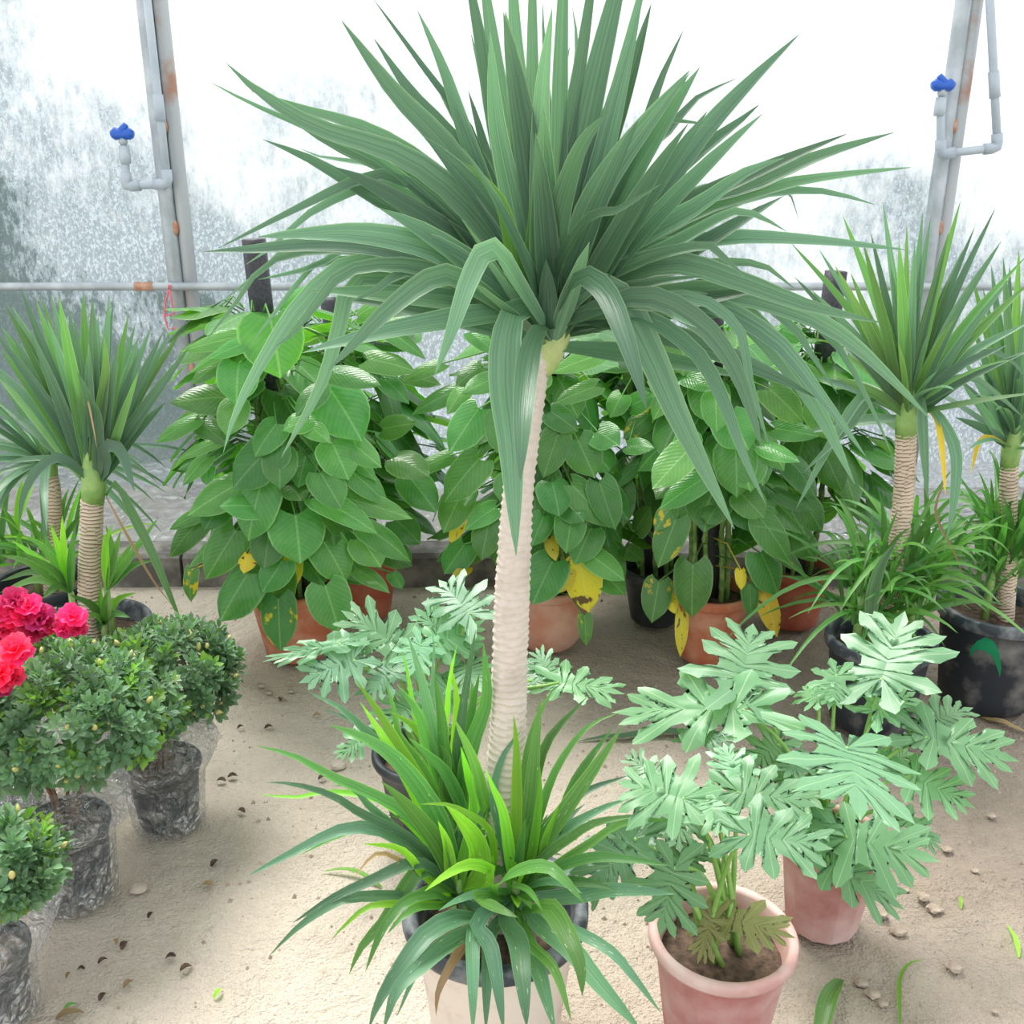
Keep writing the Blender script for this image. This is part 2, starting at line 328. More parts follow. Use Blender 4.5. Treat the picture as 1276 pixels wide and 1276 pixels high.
# concrete kerb, as separate cast lengths
kerb = thing('concrete_kerb', 'low weathered concrete kerb along the foot of the film wall', 'kerb', (0, 3.42, 0)); kerb['kind'] = 'structure'
for k in range(6):
    x0 = -3.6+k*1.2; n = 12; vs_ = []; fs = []
    for i in range(n+1):
        X = x0+.006+1.188*i/n; h = .115+.012*NZ.noise(V((X*3, 1, 0))); d = .008*NZ.noise(V((X*5, 4, 0)))
        vs_ += [V((X, -.07+d, -.03)), V((X, -.065+d, h-.015)), V((X, -.05+d, h)), V((X, .07, h)), V((X, .07, -.03))]
    for i in range(n):
        for q in range(4): a = i*5+q; fs.append((a, a+5, a+6, a+1))
    fs += [(0, 1, 2, 3, 4), tuple(n*5+q for q in (4, 3, 2, 1, 0))]
    link('kerb_block', mesh('kerb_block', vs_, fs, smooth=False), M['concrete'], kerb)
# crumpled sheet lying behind the kerb
vs_, fs = [], []; nx, ny = 150, 14
for j in range(ny+1):
    for i in range(nx+1):
        X = -3.6+7.2*i/nx; t = j/ny; Y = 3.53+.79*t
        Z = .05+.05*sin(t*pi)+.10*t*t+.05*abs(NZ.noise(V((X*4, Y*5, 0))))+.03*abs(NZ.noise(V((X*11, Y*9, 2))))
        vs_.append((X, Y, Z))
for j in range(ny):
    for i in range(nx): a = j*(nx+1)+i; fs.append((a, a+1, a+nx+2, a+nx+1))
tag(link('plastic_sheet', mesh('plastic_sheet', vs_, fs), M['sheet']), 'crumpled pale blue plastic sheet lying behind the concrete kerb', 'plastic sheet')

# ---- posts, rail, sprinklers (against the film)
PY = 4.40
def post(name, label, xs, rads):
    b = px(xs[0][0], 400, PY); root = thing(name, label, 'post', (b.x, PY, 0))
    for (x, r, dy) in [(q[0], q[1], q[2]) for q in xs]:
        p = px(x, 400, PY); 
        v, f = tube_data([V((p.x, PY+dy, -.02)), V((p.x, PY+dy, 1.2)), V((p.x, PY+dy, 2.6)), V((p.x, PY+dy, 3.6))], r, 14)
        link('tube', mesh('tube', rel(v, root), f), M['galv' if dy < 0 else 'rusty'], root)
    xm = sum(px(q[0], 400, PY).x for q in xs)/2
    for z in (.55, 1.15, 1.55, 2.1, 2.75):
        v, f = tube_data([V((xm, PY-.018, z)), V((xm, PY-.018, z+.02)), V((xm, PY-.018, z+.045)), V((xm, PY-.018, z+.06))], [.006, .014, .012, .004], 8)
        link('weld', mesh('weld', rel(v, root), f), M['rust'], root)
    return root
post('greenhouse_post', 'twin galvanised steel post with rusty welds and pink cord beside it', [(225, .032, -.005), (242, .030, .008)], None)
post('greenhouse_post', 'twin steel post standing behind the two crowns of dracaena with black pots', [(1145, .032, -.005), (1160, .030, .008)], None)
zr = px(600, 357, PY-.055).z
rail = thing('wall_rail', 'pale horizontal pipe rail running along the film wall', 'rail', (0, PY-.055, zr))
for a, b in ((-3.6, 3.6),):
    v, f = tube_data([V((a+(b-a)*i/8, PY-.055, zr)) for i in range(9)], .0175, 12); link('pipe', mesh('pipe', rel(v, rail), f), M['galv'], rail)
for xx in (180, 800): 
    p = px(xx, 357, PY-.055); v, f = tube_data([V((p.x+d, PY-.055, zr)) for d in (-.04, 0, .04)], .0185, 12); link('rust_patch', mesh('rust_patch', rel(v, rail), f), M['rust'], rail)
def sprinkler(label, pts, bx, by, nozdir):
    """pts: pixel path of the grey pipe from the roof down, across and up to the valve"""
    Y = PY-.075; P = [px(x, y, Y) for x, y in pts]; root = thing('sprinkler_pipe', label, 'sprinkler', tuple(P[-1]))
    for i in range(len(P)-1):
        tube('pipe', [P[i].lerp(P[i+1], t) for t in (0, .33, .66, 1)], .0165, M['pvc'], root, n=12)
    for i in (1, 2):
        a, c, b = P[i-1], P[i], P[i+1]; u_, v_ = (a-c).normalized(), (b-c).normalized()
        tube('elbow', [c+u_*.055, c+u_*.02, c+(u_+v_)*.004, c+v_*.02, c+v_*.055], .0225, M['pvc'], root, n=12)
    if len(pts[0]) and pts[0][1] < 0:
        c = P[0].lerp(P[1], .62); d = (P[1]-P[0]).normalized(); tube('coupling', [c-d*.05, c, c+d*.05], .0215, M['pvc'], root, n=12)
    e = P[-1]; up = V((0, 0, 1))
    tube('coupling', [e-up*.05, e-up*.02, e+up*.02], [.021, .023, .021], M['pvc'], root, n=12)
    c = e+up*.05
    tube('nozzle', [e+up*.02, e+up*.035, c], [.012, .02, .012], M['galv'], root, n=10)
    b = tube('valve', [c+V((-.045, 0, .012)), c+V((-.03, 0, .015)), c+V((0, 0, .012)), c+V((.03, 0, .015)), c+V((.045, 0, .012))], [.014, .025, .018, .024, .014], M['blue'], root, n=10)
    tube('handle', [c+V((0, 0, 0)), c+V((0, 0, .03)), c+V((nozdir*.02, 0, .05))], [.014, .016, .012], M['blue'], root, parent=b, n=8)
sprinkler('grey sprinkler pipe with small blue valve on the post with pink cord', [(180, -30), (209, 229), (158, 232), (155, 188)], 0, 0, 1)
sprinkler('grey sprinkler pipe with blue valve, elbow bent wide of its post', [(1232, -30), (1243, 184), (1172, 192), (1172, 128)], 0, 0, -1)
c0 = px(209, 358, PY-.08); root = thing('cord_loop', 'loop of pink cord hanging from the rail', 'cord', tuple(c0))
cp = [(212, 355), (206, 375), (205, 395), (210, 411), (218, 408), (222, 418)]
tube('cord', [px(x, y, PY-.08) for x, y in cp], .004, M['cord'], root, n=6)
tube('cord', [px(x, y, PY-.08) for x, y in [(210, 355), (213, 370), (217, 392), (206, 393)]], .004, M['cord'], root, n=6)

# ------------------------------------------------------------------ keeping things out of one another
from mathutils.bvhtree import BVHTree
from mathutils import Matrix
DONE, TRY, CUR = [], [], ['']
def finish(root):
    """remember a finished plant so that later leaves do not pass through it"""
    vv, ff = [], []
    def add(o, m):
        if o.type == 'MESH':
            b = len(vv); vv.extend(m @ v.co for v in o.data.vertices); ff.extend([b+i for i in p.vertices] for p in o.data.polygons)
    kids = {}
    for o in COL.objects:
        if o.parent: kids.setdefault(o.parent.name, []).append(o)
    m0 = Matrix.Translation(root.location)
    for o in kids.get(root.name, []):
        m1 = m0 @ o.matrix_basis; add(o, m1)
        for q in kids.get(o.name, []): add(q, m1 @ q.matrix_basis)
    DONE.append((root.name, BVHTree.FromPolygons(vv, ff)))
def hits(vv, ff):
    t = BVHTree.FromPolygons([tuple(v) for v in vv], ff); return any(own != CUR[0] and t.overlap(d) for own, d in DONE)
class Hit(Exception): pass
def guard(vv, ff):
    if TRY and hits(vv, ff): raise Hit
def attempt(fn, n=14):
    """build a leaf; if it would cut through another plant try again, the last time give it up"""
    TRY.append(1)
    try:
        for k in range(n):
            try: return fn(k)
            except Hit: pass
    finally: TRY.pop()
    return None
# ------------------------------------------------------------------ leaf builders
def ribbon(C, W, mat, root, parent=None, name='leaf', fold=.22, face=1.0, wave=0, prof=None):
    """strap leaf along the 3-D centreline C"""
    n = len(C)-1; vs_, uv, fs = [], [], []; prev = None
    for i, p in enumerate(C):
        t = i/n; T = (C[min(i+1, n)]-C[max(i-1, 0)]).normalized()
        nat = V((0, 0, 1)) - T*T.z
        if face: 
            vd = (CAM-p).normalized(); vd = vd-T*vd.dot(T); nn = vd*face+nat*.5
        else: nn = nat
        if nn.length < .05: nn = prev or V((0, -1, 0))
        nn = (nn-T*nn.dot(T)).normalized()
        if prev is not None: nn = (nn+prev).normalized()
        prev = nn; wd = T.cross(nn).normalized()
        if prof: ww = prof(t)
        else: ww = (.36+.64*min(1, t/.36)**.8)*max(0, 1-t**2.6)**.85
        ww = max(ww, .015)*W/2; fz = fold*ww*2
        dz = nn*(wave*sin(t*17+W*900)*W*.15)
        vs_ += [p-wd*ww+nn*fz*.6+dz, p-nn*fz*.4, p+wd*ww+nn*fz*.6-dz]; uv += [(t, 0), (t, .5), (t, 1)]
    for i in range(n):
        a = i*3; fs += [(a, a+1, a+4, a+3), (a+1, a+2, a+5, a+4)]
    guard(vs_, fs); me = mesh(name, rel(vs_, root), fs, uv); return link(name, me, mat, parent or root)
def traced(pp, Y0, dY, W, mat, root, parent=None, n=13, fold=.2, mode=None, name='leaf', wave=0.12, zmin=.012):
    """leaf whose outline was read as pixels; Y0 where it leaves the stem, dY how far its tip comes forward or goes back"""
    c2 = catmull([V((x, y, 0)) for x, y in pp], n); drop = pp[-1][1] > pp[0][1]+15 if mode is None else mode
    def build(k):
        d2 = dY+(0 if k == 0 else .025*((k+1)//2)*(-1 if k % 2 else 1)); C = []
        for i, q in enumerate(c2):
            t = i/n; s = 1-(1-t)**1.8 if drop else t**1.15
            p = px(q.x, q.y, Y0+d2*s); p.z = max(p.z, zmin); C.append(p)
        return ribbon(C, W, mat, root, parent, name, fold, wave=wave)
    return attempt(build, 20)
def sprout(B, az, el, L, droop, W, mat, root, parent=None, n=9, name='leaf', face=.35):
    def build(k):
        a2 = az+(0 if k == 0 else .22*((k+1)//2)*(-1 if k % 2 else 1)); d = V((cos(a2)*cos(el), sin(a2)*cos(el), sin(el))); C = []
        for i in range(n+1):
            t = i/n; p = B+d*(L*t)-V((0, 0, 1))*(droop*L*t**2.2); p.z = max(p.z, .015); C.append(p)
        return ribbon(C, W, mat, root, parent, name, face=face, wave=.1)
    return attempt(build, 26)
def pot(root, r, h, mat, rim=None, rimh=.03, taper=.78, soilz=None, facets=0, lip=.012, rimmat=None, belly=0):
    """plastic pot with a lip, an inner wall and soil"""
    sz = h-.035 if soilz is None else soilz; n = 60 if facets else 44; vs_, fs = [], []
    rb = r-lip
    prof = [(.001, .004), (rb*taper-.01, .002), (rb*taper, .012)]
    for k in range(1, 7): 
        t = k/6; rr = rb*(taper+(1-taper)*t)+belly*sin(pi*t**.8); prof.append((rr, .012+(h-rimh-.012)*t))
    lo = len(prof)
    prof2 = [(rb, h-rimh), (r-.002, h-rimh+.001), (r, h-rimh+.006), (r, h-.005), (r-.004, h), (r-lip, h), (r-lip-.004, h-.006), (rb*(taper+(1-taper)*max(.1, sz/h))-.008, sz-.02)]
    v, f = lathe(prof, n)
    if facets:
        for i in range(len(v)):
            q = atan2(v[i].y, v[i].x); s = 2*pi/facets; a = (q % s)-s/2; g = cos(s/2)/cos(a)*1.02
            v[i].x *= g; v[i].y *= g
    body = link('pot', mesh('pot', v, f, smooth=not facets), mat, root)
    v, f = lathe(prof2, 48); link('rim', mesh('rim', v, f), rimmat or mat, root, ).parent = body
    rs = rb*(taper+(1-taper)*(sz/h))+.0; v = [V((0, 0, sz+.008))]; f = []; n = 28
    for ring in (1, 2, 3, 4):
        for k in range(n): 
            a = 2*pi*k/n; rr = rs*ring/4*.985; v.append(V((rr*cos(a), rr*sin(a), sz+.008*NZ.noise(V((rr*40*cos(a), rr*40*sin(a), r*90)))-(.004 if ring == 4 else 0))))
    for k in range(n): f.append((0, 1+k, 1+(k+1) % n))
    for ring in range(3):
        for k in range(n): a = 1+ring*n; f.append((a+k, a+n+k, a+n+(k+1) % n, a+(k+1) % n))
    link('soil', mesh('soil', v, f), M['soil'], root); return body
def trunk_mesh(C, rads, ring, amp, seed, name, mat, root, n=22):
    vs_, fs, uv = [], [], []; m = len(C); dist = 0
    for i, p in enumerate(C):
        T = (C[min(i+1, m-1)]-C[max(i-1, 0)]).normalized(); a = T.cross(V((0, 1, 0))).normalized(); b = T.cross(a)
        if i: dist += (p-C[i-1]).length
        for k in range(n):
            q = 2*pi*k/n; wob = ring*(.62*NZ.noise(V((cos(q)*2.6, sin(q)*2.6, dist*16+seed)))+.25*NZ.noise(V((cos(q)*6, sin(q)*6, dist*40+seed))))
            ph = ((dist+wob)/ring) % 1; rr = rads[i]*(1+amp*(math.exp(-((ph-.5)/.17)**2)-.4)+.03*NZ.noise(V((cos(q)*2, sin(q)*2, dist*9+seed))))
            vs_.append(p+(a*cos(q)+b*sin(q))*rr); uv.append((ph, k/n))
    for i in range(m-1):
        for k in range(n): fs.append((i*n+k, i*n+(k+1) % n, (i+1)*n+(k+1) % n, (i+1)*n+k))
    fs.append(tuple(range((m-1)*n, m*n)))
    return link(name, mesh(name, rel(vs_, root), fs, uv), mat, root)

C0 = (400, 0, 2.552); C1 = (250, 60, 3.19); C2 = (560, 0, 4.253); C3 = (740, 40, 3.19); C4 = (720, 300, 2.9); C5 = (500, 280, 4.253)
C6 = (320, 780, 4.253); C7 = (320, 976, 4.253); C8 = (580, 860, 4.253); C9 = (480, 1000, 3.753); P = (0, 0, 1)
LC = (0, 350, 4.253); MC = (0, 560, 4.253)
def cv(c, pts): return [(c[0]+x/c[2], c[1]+y/c[2]) for x, y in pts]

# ------------------------------------------------------------------ the tall dracaena
HR = .158; H = .30
pc = pz(617, 1124, H); DY = pc.y
drac = thing('potted_dracaena', 'tall dracaena with long ringed trunk and green shoots in mud-coated pot', 'potted plant', (pc.x, pc.y, 0))
pot(drac, HR, H, M['mud'], rimh=.03, taper=.8, rimmat=M['rim'], lip=.02, soilz=.235)
tp = [(628, 1085), (627, 1000), (633, 900), (636, 800), (640, 700), (645, 620), (652, 560), (661, 500), (667, 460), (678, 440)]
tw = [46, 46, 46, 47, 46, 46, 44, 40, 37, 35]
ty = [DY+.02, DY+.02, DY+.025, DY+.03, DY+.035, DY+.04, DY+.045, DY+.05, DY+.055, DY+.058]
C = [px(x, y, Y) for (x, y), Y in zip(tp, ty)]; rr = [mpp(x, y, Y)*w_/2 for (x, y), Y, w_ in zip(tp, ty, tw)]
C[0].z = .225
CC = catmull(C, 560)
def lerp_l(a, t): 
    f = t*(len(a)-1); i = min(int(f), len(a)-2); return a[i]+(a[i+1]-a[i])*(f-i)
trk = trunk_mesh(CC, [lerp_l(rr, i/560) for i in range(561)], .0128, .10, 3, 'trunk', M['bark'], drac, 26)
TOPY = DY+.06
neck = [px(670, 462, TOPY), px(675, 455, TOPY), px(682, 440, TOPY), px(688, 420, TOPY), px(691, 385, TOPY), px(693, 330, TOPY)]
v, f = tube_data(neck, [.019, .021, .0235, .026, .024, .012], 18); 
neckp = link('crown_neck', mesh('crown_neck', rel(v, drac), f), M['sheath'], drac)
CB = px(689, 405, TOPY)
def crown(c, sgn, wpx, pts, mat='crown', Lf=.56, base=None):
    """sgn -1 towards the viewer's side of the stem, +1 away from it; the leaf's length fixes how far"""
    q = cv(c, pts); bx, by = base or (689+U(-6, 6), 411+U(-18, 18)); q = [(bx, by)]+q
    ln = sum(sqrt((q[i+1][0]-q[i][0])**2+(q[i+1][1]-q[i][1])**2) for i in range(len(q)-1))*mpp(689, 405, TOPY)
    rem = sqrt(max(.0, Lf*Lf-ln*ln)); dY = max(-.34, min(.3, sgn*rem*.85)) if abs(sgn) > 0 else 0
    tip = q[-1]; W = max(.016, wpx/c[2]*mpp(*tip, TOPY+dY*.5)*(1.17 if c is not P else 1.0))
    traced(q, TOPY+(.012 if sgn > 0 else -.014), dY, W, M[mat], drac, neckp, n=14)
CR = [
 (C2,-.35,115,[(490,1500),(480,1000),(490,500),(545,40)]),(C2,-.25,120,[(430,1500),(330,1050),(250,650),(215,170)]),
 (C2,.3,110,[(400,1400),(360,950),(270,500),(150,-330)]),(C2,.5,100,[(350,1200),(230,600),(170,250),(60,-330)]),
 (C2,.6,100,[(420,1100),(390,600),(350,200),(320,-430)],'crown'),(C2,.7,80,[(440,1100),(440,500),(440,0),(445,-420)]),
 (C2,.1,100,[(560,1300),(580,800),(590,300),(620,-480)]),(C2,.2,155,[(640,1300),(680,900),(780,400),(980,-420)]),
 (C2,.5,90,[(600,1200),(650,600),(700,300),(800,-400)],'crown'),(C2,.6,85,[(680,1200),(760,800),(880,500),(1080,-300)]),
 (C2,.2,115,[(640,1350),(760,1000),(930,500),(1070,20)],'crown'),(C2,.4,80,[(700,1200),(850,800),(985,400)]),
 (C2,-.6,130,[(540,1500),(580,1150),(700,780),(860,580)]),(C2,-.3,155,[(640,1450),(760,1080),(950,780),(1275,370)]),
 (C2,.5,80,[(700,1450),(880,1000),(1010,750),(1110,450),(1240,160)]),(C2,.5,90,[(800,1400),(1000,900),(1120,650),(1275,380)]),
 (C2,-.2,30,[(430,1400),(430,1200),(430,1050)],'crown_young'),(C2,-.5,95,[(380,1500),(290,1130),(200,980),(75,855)],'crown_young'),
 (C2,.4,85,[(420,1500),(220,900),(150,650),(100,480)]),(C2,.3,95,[(330,1300),(190,900),(50,650),(-60,430)],'crown'),
 (C2,.8,45,[(600,1200),(670,350),(675,200),(650,30)]),(C2,.8,30,[(560,1200),(500,200),(495,10)]),(C2,.2,55,[(600,900),(650,720),(665,555)],'crown_young'),
 (C2,.5,80,[(500,1200),(480,700),(380,290)],'crown'),(C2,.6,70,[(640,1200),(600,500),(640,240)]),(C2,.5,70,[(600,1200),(660,700),(840,200),(960,-300)]),
 (C2,.5,60,[(300,900),(230,650),(110,160)]),
 (C0,.2,85,[(600,850),(420,500),(230,290),(65,65)]),(C0,.4,70,[(560,750),(440,480),(290,300),(170,125)]),(C0,.4,62,[(600,800),(460,430),(390,220),(305,30)]),
 (C0,.8,22,[(560,700),(480,430),(330,220),(165,-5)]),(C0,.3,62,[(620,800),(500,500),(420,360),(360,260)],'crown'),
 (C1,.1,75,[(1250,900),(1000,560),(700,340),(400,240),(200,170)]),(C1,-.1,100,[(1280,930),(1050,620),(800,430),(450,310),(200,150),(97,55)]),
 (C1,.2,75,[(1300,980),(1100,760),(900,560),(740,480),(520,380),(300,240)],'crown'),(C1,.4,34,[(1200,900),(760,480),(450,330),(200,220),(30,130)]),
 (C1,.1,80,[(1250,950),(1000,760),(700,600),(450,450),(240,360)]),(C1,.5,42,[(1250,900),(900,540),(640,455),(500,440),(385,395)],'crown'),
 (C1,.3,52,[(1300,980),(1000,680),(800,520),(640,520),(400,630),(70,795)]),(C1,.3,52,[(1290,990),(950,700),(740,540),(560,590),(400,680),(300,780),(180,860)]),
 (C1,-.4,108,[(1330,1050),(1050,870),(900,790),(650,740),(400,740),(230,750)],'crown'),(C1,-.1,80,[(1330,1070),(1000,900),(800,810),(500,780),(200,800),(0,810)],'crown'),
 (P,-.5,27,[(667,398),(548,342),(454,326),(407,348),(360,398),(300,500),(278,565)],'crown'),(P,-.4,26,[(640,395),(500,350),(440,352),(425,400),(400,480),(350,571)],'crown'),
 (P,-.6,30,[(650,400),(580,352),(540,346),(480,390),(430,440),(408,462)],'crown'),(P,-.75,29,[(650,360),(612,308),(588,340),(562,415),(542,467)],'crown'),
 (P,-.8,40,[(672,395),(648,378),(632,410),(628,480),(637,560),(643,692)],'crown'),(P,-.7,30,[(690,415),(676,406),(660,440),(652,510),(648,600)],'crown'),
 (P,-.6,38,[(700,390),(740,350),(775,375),(810,440),(850,530),(915,659)],'crown'),(P,-.7,30,[(695,395),(722,345),(755,365),(782,430),(806,510)],'crown'),
 (P,-.5,22,[(700,400),(789,390),(858,431),(892,479),(927,569),(954,628)],'crown'),(P,-.5,30,[(705,400),(800,370),(872,403),(913,455),(934,507),(950,560)],'crown'),
 (P,-.4,16,[(705,400),(850,370),(918,407),(934,472),(958,555)],'crown'),(P,-.6,38,[(705,400),(834,383),(913,386),(968,438),(1017,507),(1065,603)],'crown'),
 (P,-.3,28,[(705,398),(860,375),(960,420),(1020,490),(1079,569)],'crown'),(P,-.4,33,[(710,395),(880,365),(1000,392),(1065,431),(1117,479),(1158,521)],'crown'),
 (P,.2,20,[(710,395),(900,360),(982,403),(1013,445),(1044,491)],'crown'),(P,.3,14,[(710,395),(920,350),(1030,417),(1082,500),(1115,576)]),
 (C3,.1,98,[(0,950),(200,720),(420,420),(600,220),(815,10)]),(C3,.1,98,[(50,900),(250,620),(450,450),(560,370),(655,290)]),(C3,.5,55,[(0,800),(150,520),(300,390),(400,270),(575,180)],'crown'),
 (C3,-.2,42,[(60,700),(200,430),(260,360),(340,352),(485,375)]),(P,-.6,16,[(695,330),(735,270),(770,262),(826,228)],'crown'),
 (C3,0,78,[(0,900),(250,740),(500,620),(750,510),(1005,405)]),(C3,.2,84,[(100,870),(350,680),(640,600),(900,490),(1190,400)]),(C3,-.3,88,[(50,900),(400,700),(600,560),(755,500)],'crown'),
 (C3,.2,62,[(100,900),(400,720),(700,620),(830,590),(1050,560),(1260,538)],'crown'),(C3,.3,62,[(100,920),(350,780),(600,660),(800,630),(950,640),(1115,685)]),
 (C3,-.2,55,[(0,1000),(300,850),(540,720),(640,725),(770,795)]),(C3,-.2,64,[(0,1000),(250,860),(440,830),(600,815),(900,830),(1240,865)],'crown'),
 (C3,-.3,55,[(0,1000),(200,900),(450,850),(520,900),(610,980)]),(C3,-.4,92,[(0,1030),(300,920),(600,1000),(850,1090),(1140,1155)]),
 (C3,.2,52,[(0,1040),(400,930),(640,920),(720,960),(815,1035)]),(C3,-.3,48,[(0,1080),(200,1090),(300,1120),(410,1175)]),(C3,.1,34,[(0,1060),(300,1050),(520,1045)]),
 (C3,-.2,45,[(0,1050),(200,1000),(430,970)],'crown'),(C3,.4,20,[(300,800),(700,620),(760,605),(790,670),(815,745)]),
 (C1,-.2,58,[(1300,1080),(1000,930),(820,890),(680,970),(590,1010)]),(C1,.1,52,[(1300,1060),(1000,880),(740,830),(600,790),(450,870),(230,920)],'crown'),
 (C1,.2,46,[(1300,1050),(900,830),(600,760),(350,800),(250,880),(70,1018)]),(C1,.2,26,[(1320,1060),(800,860),(500,850),(400,920),(190,1190)]),(C1,.1,20,[(1320,1060),(700,820),(300,840),(150,1000),(0,1190)]),
 (C1,-.3,62,[(1300,1080),(900,880),(600,880),(480,990),(370,1130),(280,1200)]),
]
for a in CR: crown(*a)
# inner and rear leaves that fill the crown between the traced ones
for k in range(34):
    a = U(0, 2*pi); el = radians(U(8, 78)) if k < 26 else radians(U(-12, 12)); 
    if sin(a) < -.2 and k < 26: el = radians(U(45, 80))
    L = U(.3, .46)*(1 if el > .5 else .9)
    sprout(CB+V((U(-.012, .012), U(-.01, .012), U(-.03, .03))), a, el, L, U(.02, .18), U(.034, .05), M['crown'], drac, neckp, face=.6)
for k in range(9):                                          # short dark leaf bases packed round the neck
    a = U(0, 2*pi); sprout(px(686, 432, TOPY)+V((cos(a)*.015, sin(a)*.015, 0)), a, radians(U(32, 60)), U(.16, .26), .05, U(.026, .036), M['crown'], drac, neckp, n=6, face=0)
# green shoots in the same pot
ZB = .25
def rosette(bpx, Y, specs, dflt='basal'):
    b = px(bpx[0], bpx[1], Y); st = [b-V((0, 0, b.z-.22)), b-V((0, 0, .04)), b+V((0, 0, .03))]
    sh = tube('shoot', st, [.011, .013, .007], M['sheathg'], drac, n=8)
    for s in specs:
        c, dY, wpx, pts = s[:4]; mat = s[4] if len(s) > 4 else dflt
        q = [(bpx[0]+U(-6, 6), bpx[1]+U(-6, 8))]+cv(c, pts); tip = q[-1]; W = max(.011, wpx/c[2]*mpp(tip[0], tip[1], Y+dY*.6)*1.1)
        traced(q, Y, dY, W, M[mat], drac, sh, n=12, fold=.25)
A = [(C7,-.06,110,[(1060,620),(1000,400),(850,180),(660,-10)]),(C7,-.1,52,[(1050,620),(880,480),(760,350),(560,320)],'basal_bright'),
 (C6,.02,110,[(1050,1300),(950,1000),(750,720),(560,590),(385,525)]),(C6,.06,80,[(1050,1300),(900,900),(760,650),(640,450),(520,280)],'basal_bright'),
 (C6,.04,75,[(1050,1300),(900,1000),(700,640),(545,400)],'basal_bright'),(C6,.0,65,[(1050,1300),(800,1000),(560,870),(400,800),(200,690),(0,635)]),
 (C6,-.05,55,[(1050,1350),(800,1120),(560,1000),(400,900),(200,840),(40,828)],'basal_blue'),(C6,.05,42,[(1050,1320),(700,950),(400,880),(250,905),(140,905),(10,893)],'basal_bright'),
 (C6,-.06,72,[(1050,1400),(850,1200),(650,1080),(450,1080),(250,1170),(-60,1330)],'basal_blue'),(C6,0,36,[(1050,1390),(800,1150),(600,1080),(420,1120),(220,1220)]),
 (C7,-.1,62,[(1050,560),(860,420),(600,520),(400,610),(190,740)],'basal_blue'),(C7,-.12,60,[(1060,640),(900,620),(720,600),(480,610),(350,670),(200,780),(65,915)],'basal_blue'),
 (C7,-.12,42,[(1060,640),(720,640),(580,660),(460,760),(395,830)],'basal_bright'),(C7,-.16,58,[(1050,640),(950,590),(800,620),(700,720),(640,830),(575,1000)]),
 (C7,-.08,82,[(1050,560),(880,450),(760,600),(680,730),(560,860),(490,1010)]),(C7,-.25,104,[(1230,700),(1050,720),(900,800),(780,950),(650,1150),(590,1310)],'basal_blue'),
 (C7,-.27,95,[(1200,730),(1000,860),(860,980),(740,1100),(670,1310)],'basal_blue'),(C7,-.2,42,[(1100,830),(950,910),(850,1000),(740,1240)],'basal_blue'),
 (C7,-.22,56,[(1120,800),(1090,870),(1020,980),(960,1110),(950,1230)],'dry'),(C7,-.2,68,[(1200,560),(1250,470),(1130,430),(1000,490),(890,572)],'basal_bright'),
 (C7,-.1,125,[(1180,500),(1170,330),(1080,200),(1000,120)],'basal_bright'),(C6,-.06,42,[(1250,1300),(1240,1090),(1130,1000),(1000,945),(860,945)],'basal_bright'),
 (C6,.0,60,[(950,1250),(800,1130),(600,960),(500,850),(400,850)],'basal_blue'),(C6,.03,60,[(1000,1250),(900,950),(870,820),(840,770)],'basal_bright'),
 (C7,-.05,70,[(1040,600),(1030,500),(1010,330),(960,200)],'basal_bright'),(C7,-.03,70,[(1060,600),(1100,400),(1150,150),(1130,-50)],'basal_bright'),
 (C7,-.15,45,[(1000,650),(850,660),(760,720),(690,800)]),(C7,-.1,34,[(1000,560),(700,380),(600,400),(520,500)],'dry')]
rosette((572, 1112), DY-.02, A)
Bq = [(C8,-.02,70,[(255,930),(270,600),(270,300),(255,130)],'basal_bright'),(C8,-.03,65,[(240,920),(200,650),(150,530),(105,415)],'basal_bright'),
 (C8,.02,88,[(300,850),(340,600),(370,300),(400,30)]),(C8,-.02,52,[(350,880),(390,600),(395,400)],'basal_bright'),(C8,.02,95,[(370,870),(520,650),(680,420),(835,190)]),
 (C8,-.03,56,[(400,900),(560,780),(700,700),(955,660)]),(C8,-.04,50,[(450,950),(650,820),(850,700),(1150,690)]),(C8,-.1,60,[(450,960),(650,890),(800,890),(1090,930)]),
 (C8,-.1,92,[(400,1100),(600,1090),(800,1060),(1115,1080)],'basal_blue'),(C8,-.22,82,[(130,1070),(260,970),(420,935),(520,1000),(630,1130)]),
 (C8,-.2,78,[(60,1100),(150,1150),(280,1205)]),(C8,-.2,42,[(230,1040),(330,1060),(410,1170)]),
 (C9,-.25,95,[(560,540),(620,650),(640,800),(662,1050)],'basal_blue'),(C9,-.23,75,[(430,560),(500,700),(555,1070)],'basal_blue'),(C9,-.22,66,[(440,540),(410,640),(410,800),(410,1080)],'basal_blue'),
 (C9,-.21,60,[(500,600),(480,750),(470,1070)],'basal_blue'),(C9,-.22,82,[(650,620),(720,800),(795,1070)],'basal_blue'),(C9,-.23,52,[(660,640),(790,780),(872,1025)],'basal'),
 (C9,-.23,96,[(700,560),(860,680),(1000,850),(1200,1070)],'basal_blue'),(C9,-.2,56,[(740,540),(900,610),(1060,700),(1180,840),(1290,985)],'basal_blue'),
 (C9,-.26,96,[(640,520),(760,490),(850,620),(910,760),(922,905)]),
 (C8,.08,70,[(400,900),(500,700),(600,450),(785,195)]),(C8,.1,72,[(330,700),(420,300),(640,40)]),(C8,.1,50,[(380,700),(480,420),(640,200),(812,120)],'basal'),
 (C8,.08,60,[(380,800),(600,560),(870,450)],'basal_blue'),(C8,.06,62,[(330,700),(320,400),(380,150),(475,-20)]),(C8,.05,62,[(450,800),(700,640),(885,570)],'basal_blue'),
 (C8,.04,60,[(200,800),(150,550),(200,350),(300,210)],'basal_blue'),(C8,.0,50,[(400,950),(420,800),(500,600)],'basal_bright')]
